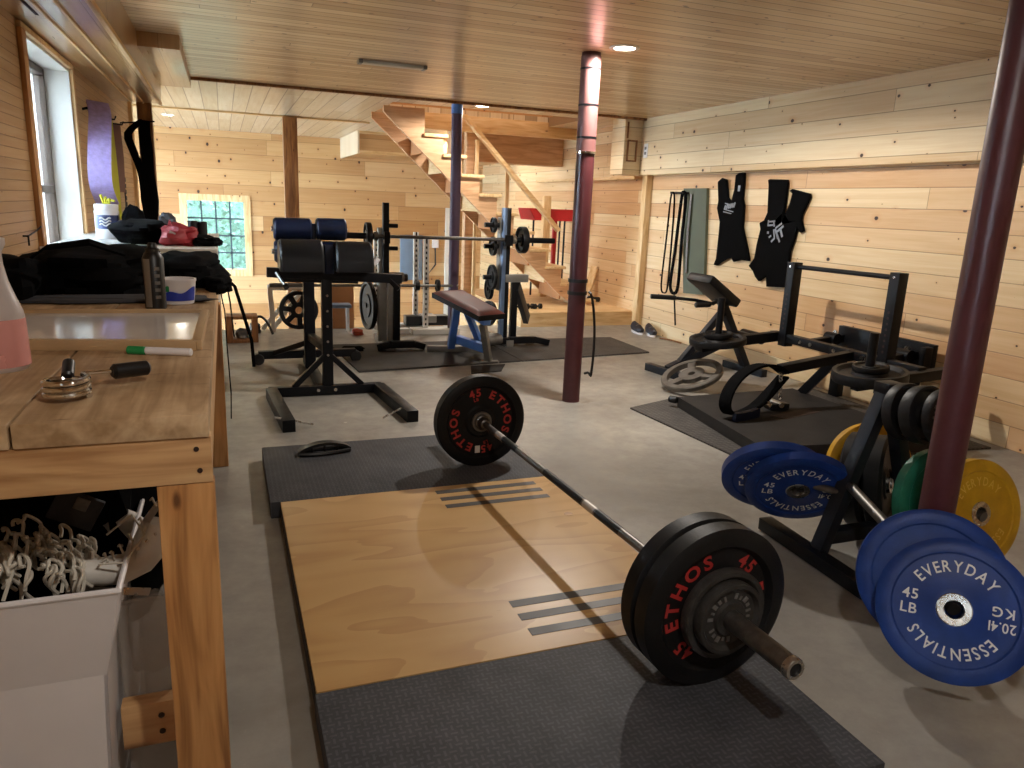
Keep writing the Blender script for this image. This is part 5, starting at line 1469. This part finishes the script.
S2 = [(5.172, 1.555), (5.15, 1.561), (4.948, 1.554), (4.938, 1.53), (4.938, 1.383), (4.947, 1.233), (4.883, 1.369), (4.866, 1.446), (4.905, 1.467), (4.873, 1.481), (4.68, 1.446), (4.671, 1.419), (4.736, 1.288), (4.738, 1.247), (4.693, 1.166), (4.73, 1.15), (4.769, 1.197), (4.783, 1.105), (4.816, 1.004), (4.815, 0.86), (4.789, 0.718), (5.039, 0.697), (5.06, 0.785), (5.143, 0.731), (5.196, 0.764), (5.232, 0.807), (5.295, 0.847), (5.234, 0.914), (5.221, 1.036), (5.196, 1.158), (5.217, 1.209), (5.163, 1.233), (5.133, 1.293), (5.157, 1.511)]
hooks = {}
lg1 = [(5.70-.026*k, 1.325+.005*k, .017, .040+.006*(k % 2), .35) for k in range(6)] + [(5.64, 1.352, .13, .010, .15), (5.64, 1.30, .13, .008, .15), (5.66, 1.282, .12, .008, .12), (5.53, 1.49, .03, .05, 0)]
suit('lifting_suit', S1, 'smaller black lifting suit hanging open strapped on the right wall, with pale chest print', lg1)
random.seed(4)
lg2 = [(5.06, 1.225, .085, .012, -.1), (5.07, 1.195, .065, .014, -.1), (5.03, 1.21, .014, .05, -.3), (5.10, 1.21, .012, .05, 0), (4.97, 1.195, .08, .014, -.55), (4.95, 1.17, .09, .018, -.6), (4.93, 1.14, .02, .07, -.5), (4.985, 1.13, .018, .09, -.55), (5.015, 1.13, .014, .07, -.3), (4.96, 1.10, .016, .08, -.6), (5.09, 1.135, .022, .02, 0), (5.06, 1.105, .03, .014, -.6), (5.02, 1.08, .05, .016, -.7)]
suit('lifting_suit', S2, 'larger black lifting suit with wide straps on the right wall, nearer the camera', lg2)
o = MB().prism([V((XR-.001, 6.40, 1.495)), V((XR-.001, 6.02, 1.495)), V((XR-.001, 5.91, .52)), V((XR-.001, 6.245, .50))], (-.03, 0, 0)).build('wall_board', M['olive']); tag(o, 'tall olive green board fixed to the right wall beside the black loops', 'board')
pr_ = MB(); pr_.cyl((XR, 6.55, 1.45), (XR-.07, 6.55, 1.45), .008, seg=8); pr_.cyl((XR-.03, 6.33, 1.45), (XR-.09, 6.33, 1.45), .008, seg=8); pr_.bar((XR-.03, 6.62, 1.455), (XR-.03, 6.30, 1.45), .02, .02)
o = pr_.build('peg_rail', BS); tag(o, 'small black peg rail on the right wall carrying the loops', 'hook rail')
lp1 = smooth([(XR-.05, 6.557, 1.46), (XR-.05, 6.585, 1.39), (XR-.05, 6.60, 1.0), (XR-.05, 6.622, .54), (XR-.05, 6.557, .463), (XR-.05, 6.50, .54), (XR-.05, 6.50, 1.0), (XR-.05, 6.515, 1.39), (XR-.05, 6.557, 1.46)], 4)
o = MB().tube(lp1, .008, flat=(.012, .012, (0, 1, 0))).build('resistance_band', M['black_fabric']); tag(o, 'thin black rubber loop hanging on the right wall, the left one', 'band')
lp2 = smooth([(XR-.06, 6.351, 1.46), (XR-.06, 6.376, 1.395), (XR-.06, 6.41, .886), (XR-.06, 6.438, .556), (XR-.06, 6.362, .482), (XR-.06, 6.30, .571), (XR-.06, 6.31, .988), (XR-.06, 6.303, 1.396), (XR-.06, 6.351, 1.46)], 4)
o = MB().tube(lp2, .01, flat=(.03, .016, (0, 1, 0))).build('resistance_band', M['black_fabric']); tag(o, 'thicker black rubber loop hanging before the olive board', 'band')
o = MB().tube([(XR-.045, 6.24, 1.44), (XR-.05, 6.235, 1.1), (XR-.045, 6.21, .70)], .01, flat=(.03, .006, (0, 1, 0))).build('pale_strap', M['letter_grey']); tag(o, 'pale grey strap hanging down the left edge of the olive board', 'strap')
o = MB().tube(smooth([(XR-.05, 6.37, .47), (XR-.045, 6.36, .40), (XR-.05, 6.30, .17)]), .008, 8).build('hanging_tail', M['black_fabric']); tag(o, 'short dark cord end hanging below the thicker wall loop', 'cord')
o = MB().tube(smooth([(XR-.10, 6.48, .008), (XR-.06, 6.36, .012), (XR-.03, 6.2, .008)]), .008, 8).build('rod', M['timber']); tag(o, 'short brown rod lying on the floor at the foot of the right wall', 'rod')
t = thing('outlet', 'white outlet plate near the far end of the right wall header', 'outlet', (4.10, 7.0, 1.87))
MB().box((4.094, 6.98, 1.80), (4.10, 7.055, 1.94), .003).build('plate', M['white_plastic'], t)
for z in (1.845, 1.895): MB().box((4.092, 7.0, z-.014), (4.0945, 7.035, z+.014)).build('socket', M['letter_grey'], t)
def shoe(x, y, a, label):
    t = thing('shoe', label, 'shoe', (x, y, 0), None)
    R = Matrix.Translation(V((x, y, 0))) @ Matrix.Rotation(a, 4, 'Z')
    n_ = 14; path = [(.13, .035, .020, .022), (.10, .04, .042, .032), (.04, .048, .046, .042), (-.03, .055, .040, .050), (-.09, .06, .038, .055), (-.125, .055, .026, .040)]
    m = MB(); vs = []
    for (px, pz, w, h) in path:
        for k in range(n_):
            q = 2*pi*k/n_; vs.append(V((px, cos(q)*w, max(.012, pz+sin(q)*h))))
    fs = [[i*n_+k, i*n_+(k+1) % n_, (i+1)*n_+(k+1) % n_, (i+1)*n_+k] for i in range(len(path)-1) for k in range(n_)]
    fs += [list(range(n_)), [len(vs)-n_+k for k in range(n_)]]
    m.add(vs, fs, True); m.xform(R).build('upper', M['shoe_dark'], t)
    s = MB(); pl = [V((.14*cos(q)*(1 if cos(q) > 0 else .95), (.042 if cos(q) > -.2 else .036)*sin(q), 0)) for q in [2*pi*k/20 for k in range(20)]]
    s.prism(pl, (0, 0, .022)); s.xform(R).build('sole', M['white_plastic'], t)
    l = MB()
    for k in range(4): l.tube([(.03+.02*k, -.03, .082-.01*k), (.035+.02*k, 0, .094-.012*k), (.03+.02*k, .03, .082-.01*k)], .004, 6)
    l.xform(R).build('laces', M['letter_grey'], t)
shoe(4.07, 6.86, radians(262), 'dark shoe with a pale sole against the right wall, the left one of the pair')
shoe(4.14, 6.70, radians(255), 'dark shoe with a pale sole against the right wall, the right one of the pair')
t = thing('ceiling_cover', 'slim pale cover strip on the varnished ceiling left of the middle post', 'light fixture', (1.14, 5.46, ZC))  # shallow pale cover strip with greyer end caps
MB().box((.90, 5.42, ZC-.022), (1.38, 5.50, ZC), .008).build('housing', plain('pale cover', '#a8a294', .35), t)
for x in (.905, 1.35): MB().box((x, 5.415, ZC-.026), (x+.025, 5.505, ZC), .004).build('end_cap', M['letter_grey'], t)
